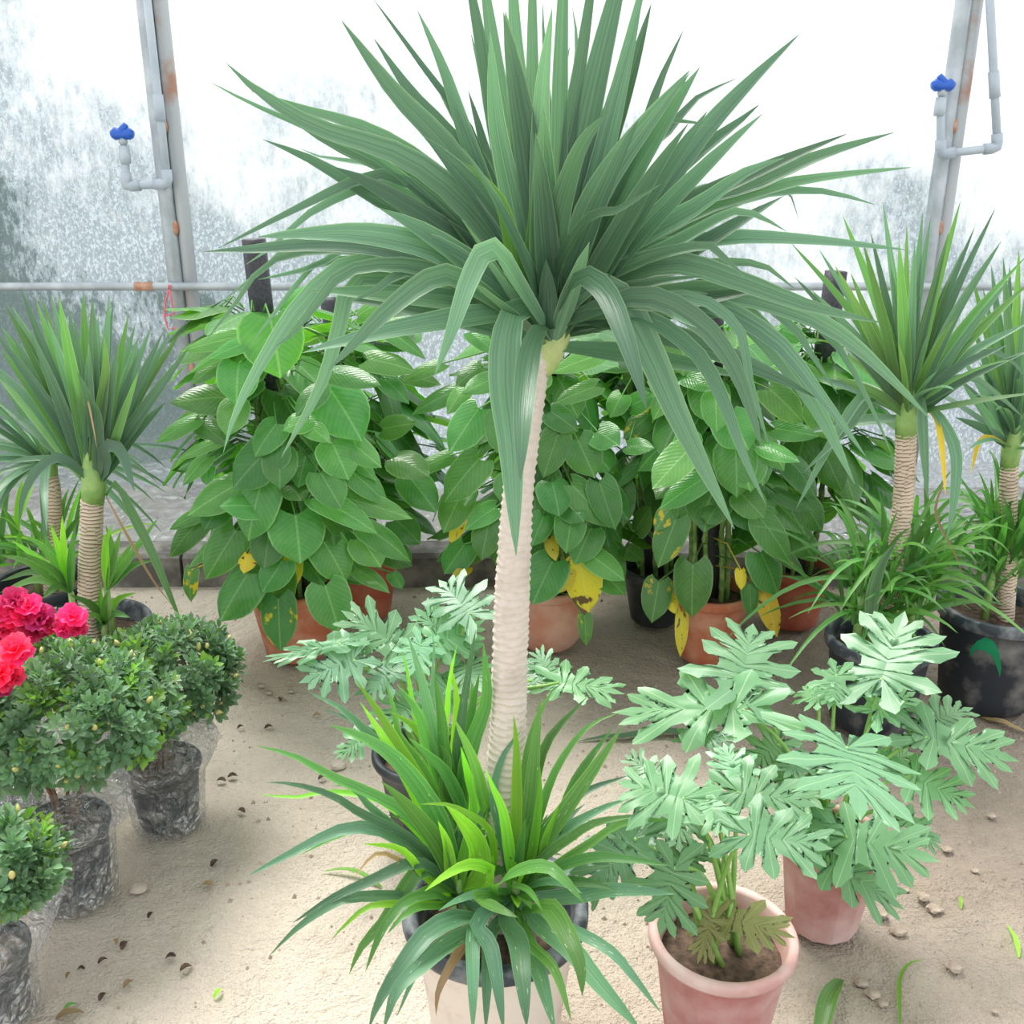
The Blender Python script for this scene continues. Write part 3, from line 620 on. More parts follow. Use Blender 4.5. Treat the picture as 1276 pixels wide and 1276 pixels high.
rosette((643, 1115), DY-.04, Bq)
Cq = [(C6,.0,76,[(950,640),(900,400),(850,200),(800,50)],'basal_blue'),(C6,-.02,82,[(900,600),(850,450),(740,310)]),(C6,-.02,78,[(1000,700),(980,500),(940,250)]),
 (C6,-.03,92,[(1100,800),(1150,600),(1220,380),(1200,90)]),(C6,.02,60,[(1060,700),(1100,400),(1130,200),(1160,20)],'basal_blue'),(C6,.05,38,[(930,600),(935,250),(940,130),(930,30)],'basal_blue'),
 (C6,.05,42,[(880,600),(820,380),(800,250),(770,130)],'basal_bright'),(C6,.04,42,[(1000,600),(1010,450),(1020,300),(1060,100)],'basal_bright'),(C6,.05,50,[(850,700),(760,600),(720,420),(680,280)]),
 (C6,-.08,72,[(1100,1000),(1000,780),(900,680),(800,590)]),(C6,-.1,76,[(1250,1100),(1200,900),(1150,720),(1040,480)]),(C6,-.08,60,[(1170,1000),(1120,800),(1080,640)],'basal_bright'),
 (C6,.05,62,[(800,750),(600,580),(450,440),(270,350)],'basal_blue'),(C6,.06,46,[(700,640),(500,500),(350,440)],'basal_blue'),(C6,.03,70,[(1100,700),(1140,450),(1180,250)]),
 (C6,.02,70,[(1000,800),(860,560),(700,450)],'basal_bright'),(C6,.05,55,[(1050,700),(1060,380),(1020,190)],'basal_bright'),(C6,.04,60,[(1080,800),(1130,560),(1140,280)]),(C6,-.03,80,[(1000,900),(1010,700),(970,630)])]
rosette((574, 1035), DY+.03, Cq)
for (bx, by, Y0) in ((572, 1112, DY-.02), (643, 1115, DY-.03), (600, 1060, DY+.06)):
    b = px(bx, by, Y0); sh = tube('shoot', [V((b.x, b.y, .22)), b+V((0, 0, .02))], [.01, .006], M['sheathg'], drac, n=7)
    for k in range(16): sprout(b, U(0, 2*pi), radians(U(25, 80)), U(.14, .27), U(.1, .5), U(.015, .026), M[random.choice(['basal', 'basal', 'basal_bright', 'basal_blue'])], drac, sh)

finish(drac)
# ------------------------------------------------------------------ pothos columns
HP = [(0, .5), (.05, .78), (.14, .96), (.27, 1), (.42, .98), (.58, .88), (.72, .69), (.85, .4), (.94, .15), (1, .0)]
def heart(P0, P1, W, nrm, mat, root, curl=.12, fold=.16, foot=None, name='leaf'):
    L = (P1-P0).length; eu = (P1-P0)/L; n = (nrm-eu*nrm.dot(eu)).normalized(); ev = n.cross(eu); vs_, uv, fs = [], [], []
    cs = (-1, -.55, 0, .55, 1); ph = U(0, 6); bow = U(.2, .5); curl = curl*U(.4, 2.6); fold = fold*U(.5, 1.8)
    for t, h in HP:
        for c in cs:
            y = t*L-.17*L*(abs(c)**1.5)*(1-t)**3; x = c*h*W/2
            z = -curl*L*(t**2)+fold*W*.5*abs(c)*h-bow*W*.5*(c*c)*h + .03*W*sin(t*9+ph)*c
            vs_.append(P0+eu*y+ev*x+n*z); uv.append((t, c*h*.5+.5 if abs(c) < .9 else (0 if c < 0 else 1)))
    for i in range(len(HP)-1):
        for k in range(4): a = i*5+k; fs.append((a, a+1, a+6, a+5))
    if foot is not None:                                     # petiole, one piece with its leaf
        mid = P0.lerp(foot, .5)+V((0, 0, .03))
        pv, pf = tube_data([foot, mid, P0+n*.001], .0028, 3, False); o = len(vs_)
        vs_ += pv; uv += [(.5, .5)]*len(pv); fs += [tuple(i+o for i in q) for q in pf]
    guard(vs_, fs); return link(name, mesh(name, rel(vs_, root), fs, uv), mat, root)
K1 = (180, 350, 2.5525); K2 = (480, 400, 2.835); K3 = (740, 400, 2.835)
def pothos(label, potpx, potz, potr, poth, potmat, poletop, Rad, specs, crop, nfill, ztop, belly=0, kw={}, fillmat='pothos', stems=7, fmin=.13):
    b = pz(potpx[0], potpx[1], 0); root = thing('potted_pothos', label, 'potted plant', (b.x, b.y, 0), )
    pot(root, potr, poth, M[potmat], rimh=.03, taper=.74, lip=.012, belly=belly, **kw)
    Y0 = b.y; top = px(poletop[0], poletop[1], Y0+.02); base = V((b.x, Y0+.02, poth-.06)); ax = lambda z: base.lerp(top, max(0, min(1.05, (z-base.z)/(top.z-base.z))))
    pl = tube('climbing_pole', [base.lerp(top, i/6) for i in range(7)], .033, M['pole'], root, n=16)
    for k in range(stems):
        a = 2*pi*k/stems+U(-.2, .2); pth = []
        for i in range(10):
            z = poth-.05+(min(ztop, .95)-poth)*i/9; c = ax(z); pth.append(c+V((cos(a+.15*i*U(-.2, .6))*.055, sin(a)*.055, 0)))
        C = catmull(pth, 40); tube('vine', C, [.0078+(.0026 if i % 4 == 0 else 0) for i in range(41)], M['vine'], root, n=6)
    yield root
    for s in specs:
        at, tip, wpx = s[:3]; mat = s[3] if len(s) > 3 else 'pothos'; (ax_, ay_), (tx, ty_) = cv(crop, [at, tip])
        c = px(ax_, ay_, Y0); dx = c.x-ax(c.z).x; out = sqrt(max(.01, Rad*Rad-dx*dx)); j = U(-.03, .03)
        def build(k):
            Ya = Y0-out*.85+j+(0 if k == 0 else (-.022*k if k < 13 else .03*(k-12))); P0 = px(ax_, ay_, Ya); Pt = px(tx, ty_, Ya-U(.03, .08)); W = wpx/crop[2]*mpp(ax_, ay_, Ya)*1.05
            if (Pt-P0).length < W*.75: P0 = P0+V((0, .06, .02))
            nr = (CAM-P0).normalized()*.9+V((dx*1.2+U(-.35, .35), -.3, .75+U(-.35, .45))); P0.z = max(P0.z, .05); Pt.z = max(Pt.z, .04)
            foot = ax(min(ztop, P0.z-U(.0, .08)+.02)); foot = foot+(P0-foot)*.12
            return heart(P0, Pt, W, nr, M[mat], root, foot=foot)
        attempt(build, 20)
    for k in range(nfill):
        def build(k2):
            z = U(poth+fmin, ztop); a = U(0, 2*pi); c = ax(z); tt = (z-poth)/(ztop-poth); rad = Rad*(.55+.45*sin(pi*min(1, tt*.8+.25)))*U(.45, .98)
            d = V((cos(a), sin(a), 0)); P0 = c+d*rad
            if sin(a) < -.1: P0 = c+d*rad*.7
            if P0.y > 3.5: P0.y = 3.5
            L = U(.13, .19); dip = U(.3, 1.1) if tt < .85 else U(-.3, .6); Pt = P0+(d+V((U(-.3, .3), U(-.3, .3), -dip))).normalized()*L; Pt.z = max(.05, Pt.z)
            m = 'yellow' if R() < .04 and tt < .25 else fillmat
            return heart(P0, Pt, L*U(.72, .9), d*.7+V((U(-.2, .2), U(-.2, .2), .8)), M[m], root, foot=c+d*.05)
        attempt(build, 30)
    finish(root)
    yield root
columns = []
pA = [((400,120),(440,305),205,'pothos'),((330,170),(110,215),60,'pothos'),((325,195),(205,240),52,'pothos'),((330,185),(115,275),40),((250,250),(145,325),60),
 ((300,265),(285,378),135,'pothos'),((270,370),(85,370),110),((290,385),(262,490),98),((160,440),(28,505),60,'pothos'),((165,440),(250,505),70,'pothos'),((245,505),(105,555),40,'pothos'),
 ((420,455),(345,545),100),((410,520),(265,655),155,'pothos'),((430,540),(430,650),110),((500,600),(490,655),85),((590,345),(700,495),190,'pothos'),((500,440),(590,510),70),((600,290),(745,320),80,'pothos'),
 ((640,500),(755,590),92,'pothos'),((650,550),(740,615),52,'pothos'),((600,520),(650,632),130),((560,610),(625,717),112),((650,600),(782,700),92,'pothos'),((550,690),(735,777),92),((640,690),(850,745),80),
 ((370,650),(318,826),145),((310,640),(130,730),112,'pothos'),((240,715),(190,782),90),((480,745),(500,897),178,'pothos'),((400,785),(375,917),122),((290,795),(190,950),122),((570,830),(650,952),135),
 ((700,780),(856,870),92),((690,820),(750,902),112),((330,870),(310,925),60,'yellow'),((440,890),(370,992),100),((330,930),(230,1082),145),((150,920),(130,1022),58,'pothos_blotch'),((575,970),(622,1117),138),
 ((425,1010),(432,1182),112,'pothos_blotch'),((680,920),(775,970),62),((790,930),(822,972),50),((200,560),(110,640),60),((200,590),(190,642),50),((180,760),(60,870),92),((200,730),(70,780),52),
 ((520,440),(440,470),80),((560,340),(480,420),80,'pothos'),((360,720),(250,700),90),((470,650),(500,700),90),((620,780),(560,720),80)]
columns.append(pothos('large-leaved pothos on dark pole in terracotta pot, front of the brick-red one', (372, 812), 0, .145, .24, 'terracotta', (316, 298), .36, pA, K1, 90, 1.08))
pA2 = [((710,250),(850,265),85),((760,310),(842,372),72),((760,150),(892,225),60,'pothos'),((780,120),(910,142),42,'pothos'),((560,170),(605,190),52,'pothos'),((440,100),(522,10),95,'pothos'),
 ((680,110),(740,60),60,'pothos'),((820,300),(940,320),60,'pothos'),((760,470),(860,450),80),((800,560),(900,600),110),((760,640),(870,700),110),((840,620),(925,720),110),((800,760),(880,830),100),((760,840),(850,900),100)]
columns.append(pothos('dark pothos column in brick-red pot beside the concrete kerb', (455, 765), 0, .13, .23, 'brick', (412, 372), .34, pA2, K1, 95, 1.0))
pB = [((330,310),(225,452),132),((400,330),(410,470),112),((260,240),(85,310),72,'pothos'),((280,240),(215,312),72),((390,200),(280,242),82),((340,160),(250,215),80),((230,475),(90,525),62,'pothos'),((330,490),(195,632),142,'pothos'),
 ((270,610),(200,742),122),((310,600),(280,652),42,'pothos_blotch'),((390,660),(280,722),82),((370,700),(335,847),112),((280,790),(205,892),112),((280,700),(225,772),52,'yellow'),((290,870),(235,917),46,'yellow'),
 ((585,320),(680,380),92),((745,230),(600,280),72,'pothos'),((755,120),(590,170),72,'pothos'),((610,400),(558,552),112),((680,420),(742,552),134),((590,570),(620,682),122),((660,580),(805,722),112),((780,590),(862,702),102),
 ((660,680),(640,817),112),((725,735),(672,858),122),((590,850),(518,1002),145),((730,830),(846,912),92),((760,890),(842,942),102),((690,855),(722,1035),132,'yellow'),((645,880),(610,962),72,'yellow'),((580,770),(602,842),46,'yellow'),
 ((705,1040),(712,1152),52,'pothos_blotch'),((750,390),(822,432),112),((560,690),(520,790),90),((640,640),(700,700),100),((450,560),(420,650),120),((560,180),(480,230),100,'pothos'),((300,40),(390,100),60,'pothos'),((200,150),(60,190),60,'pothos')]
columns.append(pothos('pothos with big yellow and brown dying leaf in rounded pale terracotta pot', (683, 800), 0, .135, .22, 'terracotta_pale', (690, 395), .33, pB, K2, 90, 1.0, belly=.018))
pD = [((205,325),(108,402),85,'pothos_blotch'),((100,260),(60,330),80),((20,390),(82,440),72),((160,500),(55,590),52),((20,570),(70,732),112),((100,580),(100,722),92),((20,790),(110,912),102),((110,800),(172,842),72),
 ((130,300),(200,260),80),((120,440),(210,440),70),((60,640),(20,560),60),((150,740),(190,660),80)]
columns.append(pothos('dark pothos in round black pot between the terracotta and orange pots', (815, 772), 0, .12, .2, 'black', (800, 420), .3, pD, K3, 80, .98, kw=dict(rimmat=M['black'])))
pC = [((320,35),(310,177),192,'pothos'),((430,260),(435,387),102),((480,330),(550,452),152),((500,440),(510,617),152,'pothos'),((335,400),(295,512),102),((330,460),(205,587),132),((380,560),(235,652),92),
 ((620,240),(752,352),112,'pothos'),((600,440),(727,492),82),((700,500),(807,612),112),((650,610),(782,667),62),((520,610),(602,692),112),((430,660),(400,712),82),((270,660),(215,732),72,'pothos_blotch'),((290,700),(225,872),112,'pothos_blotch'),
 ((350,860),(343,1052),135),((590,700),(717,852),122),((620,780),(747,887),62,'pothos_blotch'),((590,820),(672,972),134),((230,920),(205,1062),104,'pothos_blotch'),((550,930),(562,1052),62),((600,960),(652,1112),74,'yellow'),
 ((312,1030),(308,1182),46,'yellow'),((520,880),(527,947),42,'yellow'),((270,970),(282,1022),42,'yellow'),((640,380),(790,400),80),((330,200),(420,230),70),((520,60),(600,30),70,'pothos'),((640,660),(560,640),60)]
columns.append(pothos('pothos with bare jointed stems showing above its orange terracotta pot', (880, 818), 0, .125, .235, 'terracotta', (888, 330), .29, pC, K3, 56, 1.02, stems=10, fmin=.3))
pC2 = [((660,30),(760,60),70,'pothos'),((700,170),(800,190),70,'pothos'),((640,150),(740,130),60),((780,300),(850,420),100),((820,480),(880,600),110),((740,640),(820,740),110),((700,740),(790,840),100)]
columns.append(pothos('pothos in reddish pot beside the grassy clump, pole leaning right', (985, 775), 0, .125, .215, 'brick', (1042, 338), .3, pC2, K3, 70, 1.0))
for g in columns: finish(next(g))
for g, o in zip(columns, [o for o in COL.objects if o.name.startswith('potted_pothos')]): CUR[0] = o.name; next(g)
CUR[0] = ''

# ------------------------------------------------------------------ split-leaf philodendrons
LOBES = [(.58, 37, .44, .078), (.42, 50, .57, .105), (.23, 69, .62, .125), (.07, 100, .60, .125), (.0, 145, .55, .13)]   # root on the midrib, angle, length, half width
LPROF = [(.40, .92), (.52, .66), (.68, .82), (.80, .70), (.92, .36), (1, .0)]
def lobed(P0, P1, wid, nrm, mat, root, curl=.25, name='leaf'):
    L = (P1-P0).length; eu = (P1-P0)/L; n = (nrm-eu*nrm.dot(eu)).normalized(); ev = n.cross(eu); sx = wid/L/1.12; seed = U(0, 40)
    vs_, uv, fs = [], [], []; NR = 5
    for side in (-1, 1):
        seq = [((0, 1.0), (0, .93), 0, 1), ((.045, .90), (0, .88), .4, 1), ((.07, .84), (0, .78), .6, .9), ((.062, .785), (0, .7), .9, .8)]
        for k, (y0, an, ln, hw) in enumerate(LOBES):
            g = math.radians(an+7*sin(seed+k*2.1+side)); ln = ln*(1+.14*sin(seed*2.3+k*1.7+side*.9)); d = (sin(g), cos(g)); c = (-cos(g), sin(g)); bend = .10*sin(seed+k)+.06
            pts = [(a, h*hw*(1+.22*sin(a*23+seed+k)), q) for (a, h), q in zip(LPROF, (1, .8, .7, .6, .4, 0))]+[(a, -h*hw*(1+.22*sin(a*19+seed*1.3+k*2)), -q) for (a, h), q in list(zip(LPROF, (1, .8, .7, .6, .4, 0)))[-2::-1]]
            for a, b, q in pts:
                b2 = b-bend*ln*(a-.5)**2*-1; seq.append(((d[0]*ln*a+c[0]*b2*-1*-1, y0+d[1]*ln*a+c[1]*b2), (0, y0+(b*.3 if k < 4 else 0)), q, a))
        seq.append(((.03, -.10), (0, 0), .9, .3))
        o = len(vs_); m = len(seq)
        for (ox, oy), (rx_, ry_), q, a in seq:
            for jj in range(NR+1):
                t = jj/NR; x = rx_+(ox-rx_)*t; y = ry_+(oy-ry_)*t; x2 = x*sx
                z = -curl*(.75*x2*x2+.55*max(0, y-.2)**2)+.05*abs(x2)+.014*sin(y*8+x*7*side+seed)*min(1, abs(x)*3)+.012*sin(x*14+y*5+seed*2)*min(1, abs(x)*2)
                vs_.append(P0+(eu*y+ev*(x2*side)+n*z)*L); uv.append((max(0, min(1, t*a)), .5+.46*abs(q)*(.35+.65*t)))
        for i2 in range(m-1):
            for jj in range(NR):
                b = o+i2*(NR+1)+jj; fs.append((b, b+1, b+NR+2, b+NR+1) if side > 0 else (b, b+NR+1, b+NR+2, b+1))
    guard(vs_, fs); return link(name, mesh(name, rel(vs_, root), fs, uv), mat, root)
Q = (720, 740, 2.295); RC = (300, 680, 2.14)
def philo(label, base, r, h, potmat, specs, crop, facets=12, potc=None):
    root = thing('potted_philodendron', label, 'potted plant', (base.x, base.y, 0))
    pot(root, r, h, M[potmat], rimh=.022, taper=.76, lip=.014, facets=facets, soilz=h-.045, rimmat=M['pink_rim'] if potmat == 'pink' else None)
    for s in specs:
        at, tip, wpx, dy, mat = s[0], s[1], s[2], s[3], (s[4] if len(s) > 4 else 'philo'); (ax_, ay_), (tx, ty_) = cv(crop, [at, tip])
        ca = U(.12, .3); nj = U(-.35, .35); a = U(0, 6.28)
        def build(k):
            Ya = base.y+dy+(0 if k == 0 else .02*((k+1)//2)*(1 if k % 2 else -1)); P0 = px(ax_, ay_, Ya); Pt = px(tx, ty_, Ya+(-.05 if ty_ > ay_ else .06)); W = wpx/crop[2]*mpp(ax_, ay_, Ya)*1.1
            Pt = P0+(Pt-P0)*1.1; sg = -1 if ty_ > ay_ else 1; dd = 0
            while (Pt-P0).length < W*.82 and dd < .2: dd += .01; Pt = px(tx, ty_, Ya+sg*(.05+dd))
            nr = (CAM-P0).normalized()*.8+V((nj, -.1, .8))
            lobed(P0, Pt, W, nr, M[mat], root, curl=ca); return P0
        P0 = attempt(build, 24)
        if P0 is None: continue
        ft = V((base.x+cos(a)*r*.25, base.y+sin(a)*r*.25, h-.05)); mid = ft.lerp(P0, .55)+V((0, .01, .05))
        tube('petiole', catmull([ft, mid, P0], 10), [.0058-.0025*i/10 for i in range(11)], M['green_stem'], root, n=6)
    finish(root)
    return root
b1 = pz(901, 1160, .245)
ph1 = [((300,585),(125,535),230,-.06),((490,690),(705,720),210,-.1),((460,565),(665,595),180,.02),((160,700),(15,865),170,-.02),((275,785),(235,962),205,-.08),((260,650),(30,745),130,.04),((455,525),(420,430),130,.06),
 ((430,925),(605,975),130,-.02,'philo_dull'),((385,925),(345,1045),95,-.03,'philo_dull'),((290,770),(385,725),110,-.02),((370,590),(430,690),150,.02),((220,520),(140,460),110,.1,'philo'),((330,640),(260,720),150,.03)]
philo('split-leaf philodendron with withered inner leaves in round-rimmed dusty rose pot', V((b1.x, b1.y, 0)), .126, .245, 'pink', ph1, Q, 12)
b2 = pz(1022, 1150, .0)
ph2 = [((770,440),(820,615),370,-.1),((870,240),(935,40),290,.1),((1000,410),(1245,465),200,.02),((1000,370),(1125,320),140,.06),((950,520),(1125,600),160,.0),((770,700),(1015,750),240,-.1),((715,765),(925,890),160,-.1),
 ((935,640),(1035,725),90,.0),((470,250),(505,70),290,.12),((470,330),(125,330),215,.06),((600,530),(700,610),160,.0),((570,430),(480,500),150,.05),((330,410),(440,415),70,.05,'philo'),((690,300),(640,260),110,.1,'philo'),
 ((860,330),(960,280),150,.08,'philo'),((650,480),(590,520),140,.02,'philo'),((880,480),(960,450),130,.03),((640,620),(720,700),180,-.02),((740,230),(720,320),120,.12,'philo')]
philo('split-leaf philodendron with broadest pale leaves in plain rose pot', V((b2.x, b2.y, 0)), .108, .22, 'pink', ph2, Q, 12)
b3 = V((px(530, 960, 1.95).x, 1.95, 0))
ph3 = [((610,180),(525,85),170,.05),((430,275),(280,175),160,.0),((300,305),(168,358),160,-.04),((262,262),(75,300),60,-.02,'philo'),((520,265),(640,200),130,.02,'philo'),((480,265),(450,345),120,-.03,'philo'),
 ((850,365),(1005,385),110,.02),((825,345),(790,275),90,.05),((335,510),(258,560),80,-.06),((560,260),(470,170),150,.05,'philo'),((400,330),(330,400),120,-.04),((600,320),(640,380),150,.0),((560,380),(480,440),140,-.04),((780,360),(770,300),90,.04,'philo'),((460,420),(380,480),140,-.05)]
philo('split-leaf philodendron growing behind the pale ringed trunk of the tall dracaena', b3, .12, .22, 'black', ph3, RC, 12)

# ------------------------------------------------------------------ smaller dracaenas at the sides
def side_drac(label, rimpx, rimz, r, h, potmat, trunkpx, trw, crownpx, Yoff=0, ringr=.011, facets=0):
    c = pz(rimpx[0], rimpx[1], rimz); root = thing('potted_dracaena', label, 'potted plant', (c.x, c.y, 0))
    body = pot(root, r, h, M[potmat], rimh=.035, taper=.82, lip=.014, rimmat=M['rim'] if potmat != 'black' else None, soilz=h-.05)
    Y = c.y+Yoff; pts = [px(x, y, Y) for x, y in trunkpx]; pts[0].z = h-.06
    C = catmull(pts, 240); r0 = trw*mpp(*trunkpx[-1], Y)/2
    trunk_mesh(C, [r0*(1.05-.08*i/240) for i in range(241)], ringr, .10, U(0, 99), 'trunk', M['bark2'], root, 18)
    tp_ = px(*crownpx, Y); nk = tube('crown_neck', [pts[-1]-V((0, 0, .01)), tp_, tp_+V((0, 0, .05)), tp_+V((0, 0, .12))], [r0*.95, r0*1.06, r0*.8, r0*.3], M['sheathg'], root, n=14)
    return root, Y, nk, tp_, body
def tips(root, nk, Y, basepx, lst, wpx, mat, crop, bend=.12):
    for (x, y) in lst:
        (tx, ty_), = cv(crop, [(x, y)]); bx, by = basepx[0]+U(-6, 6), basepx[1]+U(-8, 8); dY = U(-.12, .15)
        mx_, my_ = (bx+tx)/2, (by+ty_)/2; k = U(.3, 1.2)*bend; q = [(bx, by), (mx_-(tx-bx)*k*.5, my_-abs(tx-bx)*k), (tx, ty_)]
        m = mat if isinstance(mat, str) else random.choice(mat)
        traced(q, Y, dY, wpx*U(.8, 1.15)*mpp(tx, ty_, Y), M[m], root, nk, n=10)
L1, YL, nkL, tL, _ = side_drac('dracaena with dense upright strap leaves and one broken dry leaf, behind azaleas', (112, 775), .25, .165, .25, 'black_dusty', [(112, 775), (112, 740), (113, 680), (115, 622)], 28, (117, 606))
tips(L1, nkL, YL, (118, 606), [(30,130),(5,240),(-60,420),(-60,600),(0,360),(60,130),(110,40),(150,180),(190,100),(220,80),(270,70),(310,80),(360,130),(400,220),(440,60),(490,90),(520,180),(550,290),(580,80),(600,110),(680,180),(720,220),(735,290),(800,250),(870,260),(900,270),(960,270),(1005,350),(880,640),(250,200),(330,260),(430,400),(470,330),(630,330),(-40,250),(160,260),(780,420),(60,280),(-20,500)], 18, ['crown', 'crown', 'crown', 'crown_young', 'crown'], LC, .06)
for s in [(LC,-.1,60,[(480,1060),(330,940),(220,980),(130,1120),(100,1290)],'crown'),(LC,-.15,80,[(560,1000),(560,880),(640,900),(712,1112)],'crown'),(LC,-.1,75,[(500,900),(560,500),(550,290)],'crown_young'),
          (LC,-.14,75,[(520,900),(470,640),(410,480)],'crown'),(LC,-.14,60,[(560,1000),(640,760),(735,480)],'crown_young'),(P,-.2,13,[(132,618),(146,602),(165,640),(190,690),(215,750),(229,784)],'crown_young'),
          (P,-.1,4,[(133,620),(160,670),(190,722),(216,756)],'dry'),(LC,-.16,16,[(500,880),(465,640),(480,700),(515,890)],'dry'),(LC,-.12,70,[(520,1000),(520,700),(470,640)],'crown'),(LC,-.05,40,[(330,950),(100,950),(0,1000)],'crown')]:
    c, dY, wp, pts = s[:4]; q = cv(c, pts); q = q if c is P else [(118, 604)]+q; traced(q, YL, dY, wp/c[2]*mpp(*q[-1], YL+dY), M[s[4]], L1, nkL, n=11)
for bpx, lst in (((88, 738), [[(340,550),(330,350)],[(250,540),(120,450)],[(150,600),(0,560)],[(200,650),(0,700)],[(200,690),(0,760)],[(310,720),(225,790)],[(300,600),(230,440)],[(380,560),(400,400)],[(280,640),(100,540)],[(320,560),(270,400)],[(230,600),(60,480)]]),
                 ((133, 735), [[(600,600),(640,430)],[(660,560),(710,490)],[(560,500),(600,400)],[(700,620),(810,590)],[(640,640),(840,360)],[(600,560),(560,400)]]),
                 ((129, 778), [[(530,800),(525,700)],[(490,830),(370,770)],[(620,800),(720,760)],[(600,870),(690,890)],[(500,880),(470,895)],[(560,800),(580,740)],[(540,900),(520,960)]])):
    b = px(*bpx, YL-.02); sh = tube('shoot', [V((b.x, b.y, .19)), b], [.012, .008], M['sheathg'], L1, n=7)
    for pts in lst: q = [bpx]+cv(MC, pts); traced(q, YL-.02, U(-.12, .05), 11*mpp(*q[-1], YL), M[random.choice(['basal', 'basal_bright', 'basal'])], L1, sh, n=9)
finish(L1)
# the one behind it
L2, YM, nkM, tM, _ = side_drac('dracaena with drooping grey-green leaves behind the dense upright one', (52, 722), .27, .15, .27, 'black', [(60, 720), (68, 660), (66, 610), (62, 590)], 19, (61, 578))
for k in range(46):
    a = U(0, 2*pi); el = radians(U(-5, 75)); sprout(tM, a, el, U(.3, .46), U(.25, .8) if el < .8 else .1, U(.02, .03), M[random.choice(['crown', 'crown', 'crown'])], L2, nkM, face=.3)
b = px(40, 690, YM); sh = tube('shoot', [V((b.x, b.y, .2)), b], .01, M['sheathg'], L2, n=7)
for k in range(50): sprout(b+V((U(-.1, .12), U(-.05, .05), -.02)), U(0, 2*pi), radians(U(15, 80)), U(.2, .36), U(.15, .6), U(.014, .022), M[random.choice(['basal', 'grass', 'basal_bright'])], L2, sh)
finish(L2)
# right-hand pair
R1, YR, nkR, tR, _ = side_drac('dracaena with airy spiky crown, yellow hanging leaf and grassy clump below', (1098, 790), .27, .145, .27, 'black_dusty', [(1104, 790), (1106, 750), (1124, 640), (1129, 540)], 26, (1130, 524), ringr=.010)
tips(R1, nkR, YR, (1130, 518), [(1050,268),(1075,300),(1100,250),(1150,262),(1197,250),(1215,282),(1240,260),(1248,300),(1280,318),(1285,350),(1285,400),(1280,440),(1020,310),(990,345),(985,302),(1040,330),(1085,290),(1120,300),(1160,270),(1182,290),(1050,440),(1040,470),(1015,470),(1000,540),(1060,340),(1140,300),(1170,330),(1225,330),(1260,345),(1230,400),(1255,430),(1070,400),(1020,400),(1110,330),(1095,360),(1200,310),(1180,350),(1010,360),(1130,280)], 15, ['crown', 'crown', 'crown_young', 'crown'], P, .08)
for s in [(-.12,8,[(1150,510),(1166,520),(1174,560),(1178,618)],'yellow_strap'),(-.12,14,[(1138,505),(1148,492),(1150,540),(1156,622)],'crown'),(-.14,16,[(1145,505),(1165,512),(1190,560),(1189,620),(1180,672)],'crown'),
          (-.05,13,[(1125,505),(1080,490),(1040,545),(992,634)],'crown'),(-.05,12,[(1125,505),(1090,495),(1060,530),(1000,590)],'crown'),(0,12,[(1140,505),(1200,470),(1240,490),(1275,520)],'crown'),(0,10,[(1140,500),(1220,440),(1260,450),(1285,480)],'crown'),(-.1,4,[(1176,600),(1166,640),(1190,690),(1200,720)],'dry')]:
    dY, wp, q, m = s; traced(q, YR, dY, wp*mpp(*q[-1], YR+dY), M[m], R1, nkR, n=11)
for k in range(24): sprout(tR+V((0, 0, U(-.01, .04))), U(0, 2*pi), radians(U(20, 80)), U(.25, .42), U(.02, .25), U(.018, .028), M[random.choice(['crown', 'crown_young'])], R1, nkR)
for (bx, by, n) in ((1095, 712, 80), (1145, 700, 80), (1075, 735, 40)):
    b = px(bx, by, YR); sh = tube('shoot', [V((b.x, b.y, .2)), b], .012, M['sheathg'], R1, n=7)
    for k in range(n):
        a = U(0, 2*pi); el = radians(U(45, 85) if -1.2 < a-2*pi < -.1 else U(20, 85)); bb = b+V((U(-.04, .04), U(-.04, .04), U(-.2, .02))); bb.z = max(bb.z, .31); sprout(bb, a, el, U(.26, .44), U(.2, .75), U(.012, .019), M[random.choice(['grass', 'grass', 'basal'])], R1, sh, n=8)
q = [(1083, 790), (1088, 740), (1098, 705), (1118, 674)]; traced(q, YR-.17, -.02, .036, M['crown'], R1, nkR, n=9, fold=.7)
finish(R1)
R2, YQ, nkQ, tQ, bodyR2 = side_drac('dracaena in large black pot marked with green paint', (1246, 752), .30, .165, .30, 'black_dusty', [(1256, 752), (1256, 700), (1256, 640), (1258, 580)], 22, (1260, 562), ringr=.010)
tips(R2, nkQ, YQ, (1261, 560), [(1195,440),(1210,400),(1235,330),(1250,320),(1270,310),(1290,320),(1310,350),(1330,400),(1225,360),(1240,380),(1265,360),(1300,380),(1200,480),(1190,520),(1210,340),(1290,290),(1340,450),(1350,500),(1258,330),(1220,450),(1282,340)], 14, ['crown', 'crown_young', 'crown'], P, .08)
for k in range(22): sprout(tQ+V((0, 0, U(-.01, .04))), U(0, 2*pi), radians(U(10, 80)), U(.25, .4), U(.05, .4), U(.018, .026), M[random.choice(['crown', 'crown'])], R2, nkQ)
traced([(1255, 555), (1235, 545), (1220, 550), (1210, 590)], YQ, -.06, 7*mpp(1210, 590, YQ), M['yellow_strap'], R2, nkQ, n=8)
for (bx, by, n) in ((1243, 678, 75), (1272, 668, 70)):
    b = px(bx, by, YQ); sh = tube('shoot', [V((b.x, b.y, .2)), b], .012, M['sheathg'], R2, n=7)
    for k in range(n):
        a = U(0, 2*pi); fr = sin(a) < .1
        bb = b+V((U(-.05, .05), U(-.05, .05), U(-.1, .02) if fr else U(-.18, .02))); bb.z = max(bb.z, .34); sprout(bb, a, radians(U(48, 85) if fr else U(10, 80)), U(.2, .34) if fr else U(.26, .42), U(.2, .5) if fr else U(.2, .75), U(.012, .019), M[random.choice(['grass', 'basal', 'grass'])], R2, sh, n=8)
